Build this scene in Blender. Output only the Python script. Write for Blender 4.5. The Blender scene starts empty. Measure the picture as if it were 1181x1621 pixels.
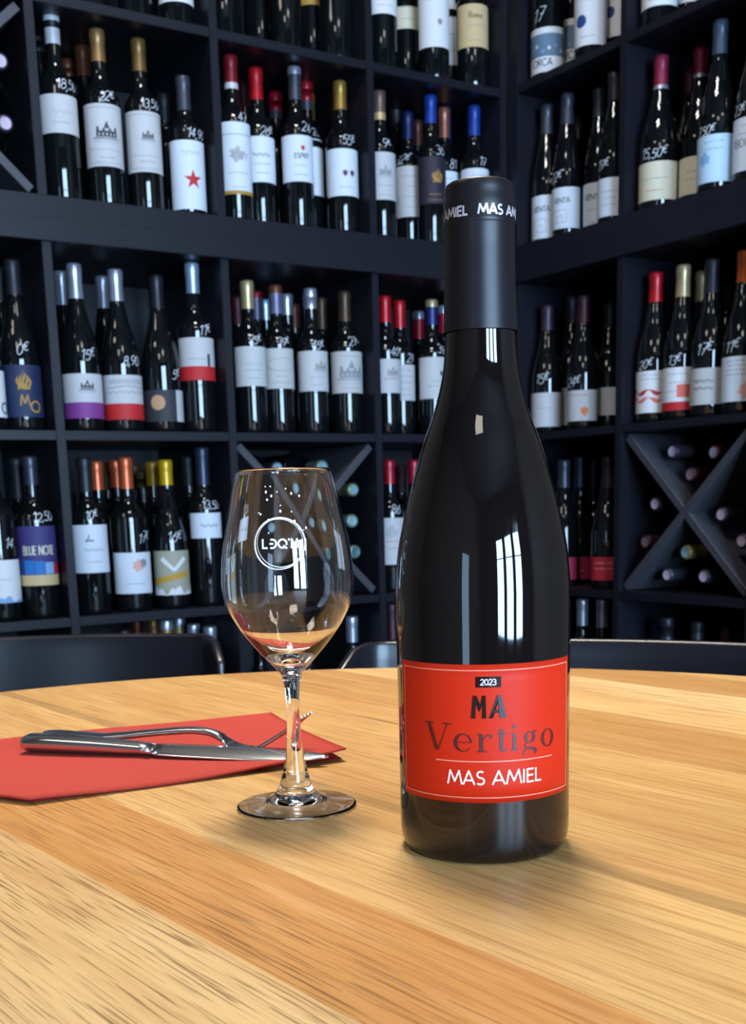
import bpy, bmesh, math, random
from mathutils import Vector, Matrix
random.seed(7)
sin, cos, pi = math.sin, math.cos, math.pi
SC = bpy.context.scene
COL = SC.collection

# ------------------------------------------------------------------ camera
ZC = 0.913                      # camera height above the floor; all plan coordinates start below the camera
PITCH, ROLL, F = -0.1980319, -0.0270590, 1851.16
fwd = Vector((0, cos(PITCH), sin(PITCH)))
up0 = Vector((0, -sin(PITCH), cos(PITCH)))
rt0 = Vector((1, 0, 0))
rt = cos(ROLL)*rt0 + sin(ROLL)*up0
up = -sin(ROLL)*rt0 + cos(ROLL)*up0
cd = bpy.data.cameras.new('camera'); cam = bpy.data.objects.new('camera', cd); COL.objects.link(cam)
m = Matrix((rt, up, -fwd)).transposed().to_4x4(); m.translation = (0, 0, ZC)
cam.matrix_world = m
cd.sensor_fit = 'VERTICAL'; cd.sensor_height = 36.0; cd.lens = F/1621*36
cd.shift_y = (1169.16-810.5)/1621
cd.clip_start = .05; cd.clip_end = 50
cd.dof.use_dof = True; cd.dof.focus_distance = .60; cd.dof.aperture_fstop = 25
SC.camera = cam

# ------------------------------------------------------------------ world, lights, exposure
SC.view_settings.view_transform = 'Standard'; SC.view_settings.look = 'None'
SC.view_settings.exposure = 0.0; SC.view_settings.gamma = 1.0
try: SC.view_settings.use_curve_mapping = False
except Exception: pass
wd = bpy.data.worlds.new('world'); SC.world = wd; wd.use_nodes = True
wd.node_tree.nodes['Background'].inputs[0].default_value = (.55, .65, .85, 1)
wd.node_tree.nodes['Background'].inputs[1].default_value = .05
SC.cycles.max_bounces = 12; SC.cycles.transmission_bounces = 12; SC.cycles.glossy_bounces = 6; SC.cycles.diffuse_bounces = 4
SC.cycles.sample_clamp_indirect = 30; SC.cycles.caustics_reflective = False; SC.cycles.use_denoising = True

A_L = 0.573106
CX, CY = 0.353853, 2.979058             # the corner where the two shelf fronts meet
ALONG = {'L': Vector((-cos(A_L), -sin(A_L), 0)), 'R': Vector((sin(A_L), -cos(A_L), 0))}
BACK = {'L': Vector((-sin(A_L), cos(A_L), 0)), 'R': Vector((cos(A_L), sin(A_L), 0))}
CORNER = Vector((CX, CY, ZC))
def P(w, u, v, z):              # u along the wall from the corner, v behind the shelf front, z from camera height
    return CORNER + ALONG[w]*u + BACK[w]*v + Vector((0, 0, z))

def area(name, loc, target, sx, sy, energy, col, spread=None):
    l = bpy.data.lights.new(name, 'AREA'); l.shape = 'RECTANGLE'; l.size = sx; l.size_y = sy
    l.energy = energy; l.color = col
    if spread: l.spread = spread
    o = bpy.data.objects.new(name, l); COL.objects.link(o); o.location = loc
    o.rotation_euler = (Vector(target)-Vector(loc)).to_track_quat('-Z', 'Y').to_euler()
    return o
def wpt(a, b, z):               # a along the left shelves' direction from the corner, b out into the room, floor height z
    p = CORNER + ALONG['L']*a + ALONG['R']*b; return Vector((p.x, p.y, z))
ROOM_A, ROOM_B, ROOM_H = 4.6, 5.6, 3.0
DAY = (.46, .70, 1.0)
for i, a in enumerate((.95, 1.75, 2.55)):
    area('window_daylight', wpt(a, ROOM_B-.06, 1.35), wpt(a, 0, 1.2), .55, 1.9, 135, DAY)
for i, (x, y) in enumerate(((-.15, 1.35), (.11, 1.35), (-.15, 1.62), (.11, 1.62))):
    area('ceiling_panel_light', (x, y, ROOM_H-.05), (x, y, 0), .16, .16, 5, (1, .97, .93))
for i, (x, y) in enumerate(((-1.5, .3), (1.2, -.4), (-.3, -1.2))):
    area('ceiling_panel_light', (x, y, ROOM_H-.05), (x, y, 0), .6, .6, 9, (1, .90, .78))
area('door_daylight', wpt(ROOM_A-.06, 3.6, .95), wpt(0, 3.6, .95), .6, 1.5, 13, DAY)
area('table_ceiling_light', (-.02, 1.30, ROOM_H-.05), (.08, 1.0, .75), .5, .5, 10.0, (1, .88, .72), spread=1.25)

# ------------------------------------------------------------------ materials
def lin(h):
    h = h.lstrip('#'); c = [int(h[i:i+2], 16)/255 for i in (0, 2, 4)]
    return tuple(x/12.92 if x <= .04045 else ((x+.055)/1.055)**2.4 for x in c)+(1,)
MATS = {}
def mat(name, col, rough=.5, metal=0, spec=.5, noise=0, nscale=60, bump=0, coat=0, **kw):
    if name in MATS: return MATS[name]
    mt = bpy.data.materials.new(name); mt.use_nodes = True; nt = mt.node_tree; b = nt.nodes['Principled BSDF']
    c = lin(col) if isinstance(col, str) else col
    b.inputs['Base Color'].default_value = c; b.inputs['Roughness'].default_value = rough
    b.inputs['Metallic'].default_value = metal; b.inputs['Specular IOR Level'].default_value = spec
    b.inputs['Coat Weight'].default_value = coat
    for k, v in kw.items(): b.inputs[k.replace('_', ' ')].default_value = v
    if noise or bump:
        tc = nt.nodes.new('ShaderNodeTexCoord'); n = nt.nodes.new('ShaderNodeTexNoise'); n.inputs['Scale'].default_value = nscale; n.inputs['Detail'].default_value = 4
        nt.links.new(tc.outputs['Object'], n.inputs['Vector'])
        if noise:
            mx = nt.nodes.new('ShaderNodeMix'); mx.data_type = 'RGBA'
            mx.inputs['A'].default_value = tuple(x*(1-noise) for x in c[:3])+(1,); mx.inputs['B'].default_value = tuple(min(1, x*(1+noise)) for x in c[:3])+(1,)
            nt.links.new(n.outputs['Fac'], mx.inputs['Factor']); nt.links.new(mx.outputs['Result'], b.inputs['Base Color'])
        if bump:
            bp = nt.nodes.new('ShaderNodeBump'); bp.inputs['Strength'].default_value = bump; bp.inputs['Distance'].default_value = .001
            nt.links.new(n.outputs['Fac'], bp.inputs['Height']); nt.links.new(bp.outputs['Normal'], b.inputs['Normal'])
    MATS[name] = mt; return mt

PAL = dict(white='D8D9DC', ivory='BDBDC0', ivory2='B8B8B8', cream='D2CBB4', bluewhite='D0D8E4', sand='C9B184', paleblue='B4D0E8', gold='A88034',
  ink='3A3B42', paleink='A9A9B0', grey='84878F', brown='6B4A2A', red='B81E22', coral='D8685A', blush='D9A79A', blue='23427E', sky='7FA6D2', slate='5D7890',
  plum='5A3350', aubergine='251A2E', navy='18264A', navyprint='18264A', purple='7A3480', charcoal='2A2C34', copperink='B98C6A', moss='8B9284', orange='D4783A',
  purpleblue='3A3570', stone='A09E8C', mustard='B98E30', magenta='9A2048', crimson='A81C2E', black='15151A', brightblue='1F6FB8')
def paper(k):
    return mat('paper_'+k, PAL[k], .65, noise=.04, nscale=200)
CAPS = dict(white=('C8C9CE', .35, .2), black=('1A1A20', .4, .2), dark=('26262C', .45, .3), pewter=('4A4E5A', .35, .6), pewter2=('3C3E4A', .35, .5), rust=('6E3E28', .4, .4),
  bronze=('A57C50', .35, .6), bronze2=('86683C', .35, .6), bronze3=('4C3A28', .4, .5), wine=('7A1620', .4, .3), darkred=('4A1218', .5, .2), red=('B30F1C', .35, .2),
  crimson=('9C1228', .35, .25), silver=('B4B8C8', .3, .7), gold=('A5803A', .35, .6), taupe=('6E584C', .4, .4), cream=('C9AE7C', .4, .4), navy=('121E4A', .4, .2),
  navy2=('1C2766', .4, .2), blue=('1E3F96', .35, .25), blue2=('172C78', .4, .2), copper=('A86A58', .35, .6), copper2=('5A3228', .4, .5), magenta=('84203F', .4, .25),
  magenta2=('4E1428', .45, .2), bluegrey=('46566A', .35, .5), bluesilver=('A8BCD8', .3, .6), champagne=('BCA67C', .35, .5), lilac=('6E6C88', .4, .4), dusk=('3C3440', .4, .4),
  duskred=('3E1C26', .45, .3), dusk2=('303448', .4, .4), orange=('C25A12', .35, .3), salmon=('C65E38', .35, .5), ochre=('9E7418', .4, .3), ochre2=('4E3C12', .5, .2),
  yellow=('C0980E', .35, .3), bluesteel=('2C3448', .35, .4), lilacwhite=('C6BCD4', .4, .2), teal=('7FA0A4', .4, .4), tealdark=('4E7C86', .4, .4), sage=('7C8A7C', .4, .4),
  goldteal=('8A8A64', .4, .5), mauve=('8E7488', .4, .3), mauve2=('725670', .4, .3), redwhite=('7E2036', .4, .3), beigeteal=('A68F5E', .4, .4), silverend=('565A66', .35, .6),
  endwhite=('BCAABF', .5, 0), endteal=('7CA4AC', .5, 0))  # darker copies of red, copper, magenta and ochre: back-row shade put into colour
def capmat(k):
    c, r, mtl = CAPS[k]; return mat('capsule_'+k, c, r, mtl)
GLASS_DARK = mat('dark_bottle_glass', (.004, .005, .006, 1), .04, 0, .6)
CHALK = mat('white_marker', 'DCE2EA', .6)
SHELF = mat('black_brown_shelf', '17161F', .42, 0, .34, noise=.12, nscale=30)
BACKP = mat('black_back_panel', '17161E', .6, noise=.1, nscale=20)

# ------------------------------------------------------------------ object helpers
def link(name, me, mats, parent=None, smooth=False):
    o = bpy.data.objects.new(name, me); COL.objects.link(o)
    for x in (mats if isinstance(mats, (list, tuple)) else [mats]): me.materials.append(x)
    if smooth: me.polygons.foreach_set('use_smooth', [True]*len(me.polygons))
    if parent: o.parent = parent
    return o
def from_bm(name, bm, mats, parent=None, smooth=False):
    me = bpy.data.meshes.new(name); bm.to_mesh(me); bm.free(); return link(name, me, mats, parent, smooth)
def thing(name, label, cat, loc=(0, 0, 0), rz=0, group=None):
    o = bpy.data.objects.new(name, None); COL.objects.link(o); o.location = loc; o.rotation_euler = (0, 0, rz)
    o.empty_display_size = .05
    return tag(o, label, cat, group)
def tag(o, label, cat, group=None):
    o['label'] = label; o['category'] = cat
    if group: o['group'] = group
    return o
def struct(o): o['kind'] = 'structure'; return o
def box(bm, c, s, mi=0, M=None):
    vs = []
    for k in range(8):
        p = Vector((c[0]+s[0]*(.5 if k & 1 else -.5), c[1]+s[1]*(.5 if k & 2 else -.5), c[2]+s[2]*(.5 if k & 4 else -.5)))
        vs.append(bm.verts.new(M @ p if M else p))
    for f in ((0, 2, 3, 1), (4, 5, 7, 6), (0, 1, 5, 4), (2, 6, 7, 3), (0, 4, 6, 2), (1, 3, 7, 5)):
        q = bm.faces.new([vs[i] for i in f]); q.material_index = mi
def bevel(bm, w, seg=2):
    bmesh.ops.bevel(bm, geom=bm.edges[:]+bm.verts[:], offset=w, segments=seg, affect='EDGES', profile=.5)
def lathe(prof, seg=32, a0=0, a1=2*pi, mi=0, bm=None, close=True):
    """prof: list of (r, z); azimuth 0 faces -Y"""
    bm = bm or bmesh.new(); full = abs(a1-a0-2*pi) < 1e-6; n = seg if full else seg+1; rows = []
    for r, z in prof:
        if r < 1e-6: rows.append([bm.verts.new((0, 0, z))]); continue
        rows.append([bm.verts.new((r*sin(a0+(a1-a0)*i/seg), -r*cos(a0+(a1-a0)*i/seg), z)) for i in range(n)])
    for A, B in zip(rows, rows[1:]):
        for i in range(seg):
            j = (i+1) % n
            try:
                if len(A) == 1 and len(B) == 1: continue
                if len(A) == 1: f = bm.faces.new((A[0], B[j], B[i]))
                elif len(B) == 1: f = bm.faces.new((A[i], A[j], B[0]))
                else: f = bm.faces.new((A[i], A[j], B[j], B[i]))
                f.material_index = mi
            except ValueError: pass
    return bm
def smoothprof(pts, n=4):
    """Catmull-Rom through (r, z) points"""
    out = []
    for i in range(len(pts)-1):
        p0 = pts[max(0, i-1)]; p1 = pts[i]; p2 = pts[i+1]; p3 = pts[min(len(pts)-1, i+2)]
        for k in range(n):
            t = k/n
            out.append(tuple(.5*((2*p1[d])+(-p0[d]+p2[d])*t+(2*p0[d]-5*p1[d]+4*p2[d]-p3[d])*t*t+(-p0[d]+3*p1[d]-3*p2[d]+p3[d])*t**3) for d in (0, 1)))
    out.append(pts[-1]); return out
def radius_fn(prof):
    ps = sorted(prof, key=lambda q: q[1])
    def f(z):
        if z <= ps[0][1]: return ps[0][0]
        for a, b in zip(ps, ps[1:]):
            if a[1] <= z <= b[1]:
                return a[0] if b[1]-a[1] < 1e-9 else a[0]+(b[0]-a[0])*(z-a[1])/(b[1]-a[1])
        return ps[-1][0]
    return f
def onround(rf, phi0, eps):
    """maps flat (x right, z up) onto a turned surface around azimuth phi0"""
    def g(x, z):
        r = rf(z)+eps; a = phi0+x/max(rf(z), .004); return (r*sin(a), -r*cos(a), z)
    return g

# ------------------------------------------------------------------ pen strokes and lettering
def ribbon(bm, pts, w, fn, mi=0, maxlen=.004, taper=None):
    for i in range(1, len(pts)-1):                          # sharp corners: two strokes instead of one
        a, b, c = pts[i-1:i+2]; t1 = math.atan2(b[1]-a[1], b[0]-a[0]); t2 = math.atan2(c[1]-b[1], c[0]-b[0])
        if abs((t2-t1+pi) % (2*pi)-pi) > .87 and not isinstance(w, list):
            e1 = math.dist(a, b) or 1; e2 = math.dist(b, c) or 1; k = w*.3
            ribbon(bm, pts[:i]+[(b[0]+(b[0]-a[0])/e1*k, b[1]+(b[1]-a[1])/e1*k)], w, fn, mi, maxlen)
            ribbon(bm, [(b[0]-(c[0]-b[0])/e2*k, b[1]-(c[1]-b[1])/e2*k)]+pts[i+1:], w, fn, mi, maxlen); return
    P2 = [pts[0]]; W = [w[0] if isinstance(w, list) else w]
    for i in range(1, len(pts)):
        a, b = pts[i-1], pts[i]; L = math.dist(a, b); k = max(1, int(math.ceil(L/maxlen)))
        wa = w[i-1] if isinstance(w, list) else w; wb = w[i] if isinstance(w, list) else w
        for j in range(1, k+1):
            t = j/k; P2.append((a[0]+(b[0]-a[0])*t, a[1]+(b[1]-a[1])*t)); W.append(wa+(wb-wa)*t)
    prev = None; n = len(P2)
    for i, p in enumerate(P2):
        a = P2[max(0, i-1)]; b = P2[min(n-1, i+1)]; dx, dz = b[0]-a[0], b[1]-a[1]; L = math.hypot(dx, dz) or 1e-9
        nx, nz = -dz/L*W[i]/2, dx/L*W[i]/2
        # widen at sharp corners
        q = (bm.verts.new(fn(p[0]+nx, p[1]+nz)), bm.verts.new(fn(p[0]-nx, p[1]-nz)))
        if prev:
            try: f = bm.faces.new((prev[0], prev[1], q[1], q[0])); f.material_index = mi
            except ValueError: pass
        prev = q
def poly(bm, pts, fn, mi=0):
    """filled star-shaped outline around its centre"""
    cx = sum(p[0] for p in pts)/len(pts); cz = sum(p[1] for p in pts)/len(pts)
    pp = []
    for i, a in enumerate(pts):
        b = pts[(i+1) % len(pts)]; k = max(1, int(math.dist(a, b)/.004)); pp += [(a[0]+(b[0]-a[0])*j/k, a[1]+(b[1]-a[1])*j/k) for j in range(k)]
    n = len(pp); K = max(1, int(max(math.dist(p, (cx, cz)) for p in pp)/.003))
    c = bm.verts.new(fn(cx, cz)); rings = [[bm.verts.new(fn(cx+(p[0]-cx)*q/K, cz+(p[1]-cz)*q/K)) for p in pp] for q in range(1, K+1)]
    for i in range(n):
        j = (i+1) % n; f = bm.faces.new((c, rings[0][i], rings[0][j])); f.material_index = mi
        for A, B in zip(rings, rings[1:]):
            f = bm.faces.new((A[i], B[i], B[j], A[j])); f.material_index = mi
def patch(bm, x0, x1, z0, z1, fn, mi=0, step=.004):
    k = max(1, int(abs(x1-x0)/step)); a = [bm.verts.new(fn(x0+(x1-x0)*i/k, z0)) for i in range(k+1)]; b = [bm.verts.new(fn(x0+(x1-x0)*i/k, z1)) for i in range(k+1)]
    for i in range(k):
        f = bm.faces.new((a[i], a[i+1], b[i+1], b[i])); f.material_index = mi
def arc(cx, cy, rx, ry, a0, a1, n=14):
    return [(cx+rx*cos(math.radians(a0+(a1-a0)*i/n)), cy+ry*sin(math.radians(a0+(a1-a0)*i/n))) for i in range(n+1)]
GL = {
 '0': (.72, [arc(.33, .5, .28, .48, 90, 450, 20)]), '1': (.5, [[(.05, .75), (.32, .98), (.32, 0)]]),
 '2': (.66, [arc(.31, .7, .26, .28, 165, -30, 12)+[(.02, .02), (.6, .02)]]),
 '3': (.64, [arc(.28, .74, .24, .24, 150, -90, 12)+arc(.28, .26, .28, .26, 90, -150, 12)]),
 '4': (.68, [[(.42, 0), (.42, .98), (.02, .3), (.64, .3)]]), '5': (.64, [[(.55, .97), (.12, .97), (.08, .56)]+arc(.28, .31, .29, .3, 110, -145, 12)]),
 '6': (.66, [[(.5, .96), (.2, .62)]+arc(.31, .3, .27, .29, 150, -210, 16)]), '7': (.6, [[(.03, .97), (.57, .97), (.2, 0)], [(.15, .5), (.48, .5)]]),
 '8': (.66, [arc(.31, .74, .22, .23, 90, 450, 14), arc(.31, .26, .27, .26, 90, 450, 14)]), '9': (.66, [arc(.31, .7, .27, .28, 0, 360, 16)+[(.5, .4), (.25, 0)]]),
 '€': (.8, [arc(.46, .5, .34, .46, 50, 310, 16), [(.0, .6), (.55, .6)], [(.0, .42), (.5, .42)]]), ',': (.3, [[(.16, .08), (.06, -.18)]]), ' ': (.4, []),
 'A': (.78, [[(.02, 0), (.37, 1), (.72, 0)], [(.16, .32), (.58, .32)]]), 'B': (.66, [[(.08, 0), (.08, 1)], [(.08, .97)]+arc(.3, .74, .24, .23, 90, -90, 8)+[(.08, .51)], [(.3, .51)]+arc(.32, .27, .28, .25, 90, -90, 8)+[(.08, .03)]]),
 'C': (.85, [arc(.48, .5, .42, .48, 48, 312, 18)]), 'D': (.82, [[(.08, .02), (.08, .98)]+arc(.28, .5, .46, .48, 90, -90, 14)+[(.08, .02)]]),
 'E': (.56, [[(.5, .96), (.08, .96), (.08, .04), (.5, .04)], [(.08, .52), (.46, .52)]]), 'I': (.24, [[(.1, 0), (.1, 1)]]),
 'L': (.5, [[(.08, 1), (.08, .04), (.46, .04)]]), 'M': (.98, [[(.04, 0), (.2, 1), (.48, .22), (.76, 1), (.92, 0)]]), 'N': (.82, [[(.08, 0), (.08, 1), (.7, 0), (.7, 1)]]),
 'O': (1.02, [arc(.5, .5, .45, .48, 90, 450, 24)]), 'P': (.62, [[(.08, 0), (.08, 1)], [(.08, .97)]+arc(.3, .73, .25, .24, 90, -90, 8)+[(.08, .49)]]),
 'R': (.66, [[(.08, 0), (.08, 1)], [(.08, .97)]+arc(.3, .74, .24, .23, 90, -90, 8)+[(.08, .51)], [(.28, .5), (.58, 0)]]),
 'S': (.6, [arc(.3, .74, .2, .23, 40, 270, 10)+arc(.28, .27, .23, .24, 90, -140, 10)]), 'T': (.62, [[(.02, .96), (.58, .96)], [(.3, 0), (.3, .96)]]),
 'U': (.78, [[(.08, 1), (.08, .35)]+arc(.37, .34, .29, .31, 180, 360, 10)+[(.66, 1)]]), 'V': (.74, [[(.02, 1), (.36, 0), (.7, 1)]]),
 'o': (.6, [arc(.27, .3, .23, .28, 90, 450, 14)]), 'm': (.8, [[(.06, 0), (.06, .56)], [(.06, .4)]+arc(.2, .38, .14, .18, 180, 0, 6)+[(.34, 0)], [(.34, .4)]+arc(.49, .38, .15, .18, 180, 0, 6)+[(.64, 0)]]),
 'a': (.6, [arc(.26, .28, .2, .26, 0, 360, 12), [(.46, .56), (.46, 0)]]),
}
def text_width(s): return sum(GL[c][0] for c in s)
def write(bm, s, x, z, h, w, fn, mi=0, slant=0, jit=0, sx=1):
    """s starts at x, baseline z, cap height h, pen width w"""
    for ch in s:
        adv, strokes = GL[ch]; dz = random.uniform(-jit, jit)*h; hh = h*(1+random.uniform(-jit, jit))
        if ch == '€' and jit: hh = h*.8; dz = h*.35
        for st in strokes:
            ribbon(bm, [(x+(p[0]+slant*p[1])*hh*sx, z+dz+p[1]*hh) for p in st], w, fn, mi, maxlen=h*.3)
        x += adv*hh*sx
    return x

# ------------------------------------------------------------------ room
def wall_box(name, a0, a1, b0, b1, z0, z1, mt):
    bm = bmesh.new(); q = [wpt(a0, b0, z0), wpt(a1, b0, z0), wpt(a1, b1, z0), wpt(a0, b1, z0)]
    lo = [bm.verts.new(p) for p in q]; hi = [bm.verts.new(p+Vector((0, 0, z1-z0))) for p in q]
    bm.faces.new(lo); bm.faces.new(hi)
    for i in range(4): bm.faces.new((lo[i], lo[(i+1) % 4], hi[(i+1) % 4], hi[i]))
    bmesh.ops.recalc_face_normals(bm, faces=bm.faces)
    return struct(from_bm(name, bm, mt))
PLASTER = mat('warm_grey_plaster', '6A5F55', .8, noise=.06, nscale=8, bump=.2)
CEIL = mat('dark_ceiling_paint', '4A4744', .85, noise=.05, nscale=6)
FLOORM = mat('dark_floor_boards', '4A3C30', .5, noise=.25, nscale=5)
DB = -.40                       # back of the shelves and face of the walls
wall_box('floor', DB-.1, ROOM_A+.1, DB-.1, ROOM_B+.1, -.1, 0, FLOORM)
wall_box('ceiling', DB-.1, ROOM_A+.1, DB-.1, ROOM_B+.1, ROOM_H, ROOM_H+.1, CEIL)
wall_box('wall_left', DB-.1, ROOM_A+.1, DB-.1, DB, 0, ROOM_H, PLASTER)
wall_box('wall_right', DB-.1, DB, DB, ROOM_B+.1, 0, ROOM_H, PLASTER)
wall_box('wall_far_left', ROOM_A, ROOM_A+.1, DB, ROOM_B+.1, 0, ROOM_H, PLASTER)
wall_box('wall_front', DB, ROOM_A, ROOM_B, ROOM_B+.1, 0, ROOM_H, PLASTER)
FRAMEM = mat('dark_window_frame', '2A2A2E', .5)
for i, a in enumerate((.95, 1.75, 2.55)):
    bm = bmesh.new()
    R = Matrix.Translation(wpt(a, ROOM_B-.03, 1.35)) @ Matrix.Rotation(A_L, 4, 'Z')
    for dx in (-.33, .33): box(bm, (dx, 0, 0), (.05, .05, 2.02), M=R)
    for dz in (-.985, .985): box(bm, (0, 0, dz), (.61, .05, .05), M=R)
    box(bm, (0, .045, .25), (.62, .02, .03), M=R)
    struct(from_bm('window_%d' % (i+1), bm, FRAMEM))

# ------------------------------------------------------------------ shelf units
DEP = .385
def wallbox(bm, w, u0, u1, v0, v1, z0, z1, mi=0):
    q = [(u, v, z) for z in (z0, z1) for v in (v0, v1) for u in (u0, u1)]
    vs = [bm.verts.new(ALONG[w]*u+BACK[w]*v+Vector((0, 0, z))) for u, v, z in q]
    for f in ((0, 1, 3, 2), (4, 6, 7, 5), (0, 4, 5, 1), (2, 3, 7, 6), (0, 2, 6, 4), (1, 5, 7, 3)): bm.faces.new([vs[i] for i in f]).material_index = mi
def board(name, w, u0, u1, v0, v1, z0, z1, parent, m=None):
    bm = bmesh.new(); wallbox(bm, w, u0, u1, v0, v1, z0, z1); bmesh.ops.recalc_face_normals(bm, faces=bm.faces)
    bmesh.ops.bevel(bm, geom=bm.edges[:], offset=.0012, segments=2, affect='EDGES')
    return from_bm(name, bm, m or SHELF, parent)
def xrack(w, u0, u1, z0, z1, parent):
    for sgn in (1, -1):
        bm = bmesh.new(); um, zm = (u0+u1)/2, (z0+z1)/2; L = math.hypot(u1-u0, z1-z0); t = .017
        du, dz = (u1-u0)/L, (z1-z0)/L*sgn; nu, nz = -dz, du; h = L/2-.011
        segs = [(-h, h)] if sgn == 1 else [(-h, -t/2-.0005), (t/2+.0005, h)]
        for s0, s1 in segs:
            vs = []
            for v in (.012, DEP-.02):
                for s, q in ((s0, -t/2), (s1, -t/2), (s1, t/2), (s0, t/2)):
                    vs.append(bm.verts.new(ALONG[w]*(um+du*s+nu*q)+BACK[w]*v+Vector((0, 0, zm+dz*s+nz*q))))
            for f in ((0, 1, 2, 3), (4, 7, 6, 5), (0, 4, 5, 1), (1, 5, 6, 2), (2, 6, 7, 3), (3, 7, 4, 0)): bm.faces.new([vs[i] for i in f])
        bmesh.ops.recalc_face_normals(bm, faces=bm.faces)
        bmesh.ops.bevel(bm, geom=bm.edges[:], offset=.001, segments=1, affect='EDGES')
        from_bm('diagonal_divider', bm, mat('grey_black_divider', '3E3E46', .5, noise=.1, nscale=40), parent)
T = .018
UPL = [.010, .382, .755, 1.129, 1.502]; UPR = [.0185, .377, .750, 1.123]
def unit(name, label, w, ups, zb, zt, shelves, bot, top, xs, first):
    t = thing(name, label, 'shelf', P(w, 0, 0, 0), 0)
    # local frame is unrotated: the parts carry wall directions themselves
    for i, u in enumerate(ups):
        hw = first if i == 0 else T/2
        board('upright', w, u-hw, u+hw, 0, DEP, zb+bot, zt-top, t)
    u0, u1 = ups[0]-first, ups[-1]+T/2
    board('bottom_board', w, u0, u1, -.002, DEP, zb, zb+bot, t)
    board('top_board', w, u0, u1, -.009 if top > .03 else -.001, DEP, zt-top, zt, t)
    for z in shelves:
        for i in range(len(ups)-1):
            a = ups[i]+(first if i == 0 else T/2); b = ups[i+1]-T/2
            board('shelf_board', w, a+.0003, b-.0003, .001, DEP, z-T, z, t)
    board('back_panel', w, u0, u1, DEP+.0005, DEP+.009, zb, zt, t, BACKP)
    for i, z0, z1 in xs:
        a = ups[i]+(first if i == 0 else T/2); b = ups[i+1]-T/2
        xrack(w, a, b, z0, z1, t)
    return t
TOPZ = 1.318
unit('wall_shelf_unit', 'black wood shelf unit stacked upper left of the corner, full of bottles', 'L', UPL, .547, TOPZ, [.940], .041, T, [(3, .590, .920)], .010)
unit('wall_shelf_unit', 'black wood shelf unit standing on the floor left of the corner', 'L', UPL, -ZC+.02, .5465, [.157, -.209, -.571], .04, .041, [(1, -.208, .138)], .010)
unit('wall_shelf_unit', 'black wood shelf unit stacked upper right of the corner post', 'R', UPR, .547, TOPZ, [.940], .041, T, [], .0185)
unit('wall_shelf_unit', 'black wood shelf unit standing on the floor right of the corner', 'R', UPR, -ZC+.02, .5465, [.157, -.209, -.571], .04, .041, [(1, -.208, .138)], .0185)

# ------------------------------------------------------------------ shelf bottles
def bottle_profile(ty, H, R):
    rn = .0138; top = H-.004
    if ty == 'b':
        pts = [(0, .004), (R*.82, .0), (R*.95, .002), (R, .009), (R, H*.30), (R, H*.585), (R*.975, H*.615), (R*.86, H*.65), (R*.64, H*.68), (rn*1.25, H*.715), (rn*1.05, H*.75), (rn, H*.80), (rn, H*.93)]
    elif ty == 'g2':
        pts = [(0, .004), (R*.82, .0), (R*.95, .002), (R, .009), (R, H*.2), (R, H*.42), (R*.95, H*.50), (R*.78, H*.60), (rn*1.55, H*.70), (rn*1.15, H*.78), (rn, H*.83), (rn, H*.93)]
    else:
        pts = [(0, .004), (R*.82, .0), (R*.95, .002), (R, .009), (R, H*.2), (R, H*.39), (R*.965, H*.46), (R*.82, H*.56), (R*.60, H*.65), (rn*1.3, H*.745), (rn*1.08, H*.80), (rn, H*.85), (rn, H*.93)]
    body = pts[:4]+smoothprof(pts[4:], 4)
    return body+[(rn, H-.0015), (0, H-.0015)]
LRF = [None]
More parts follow.
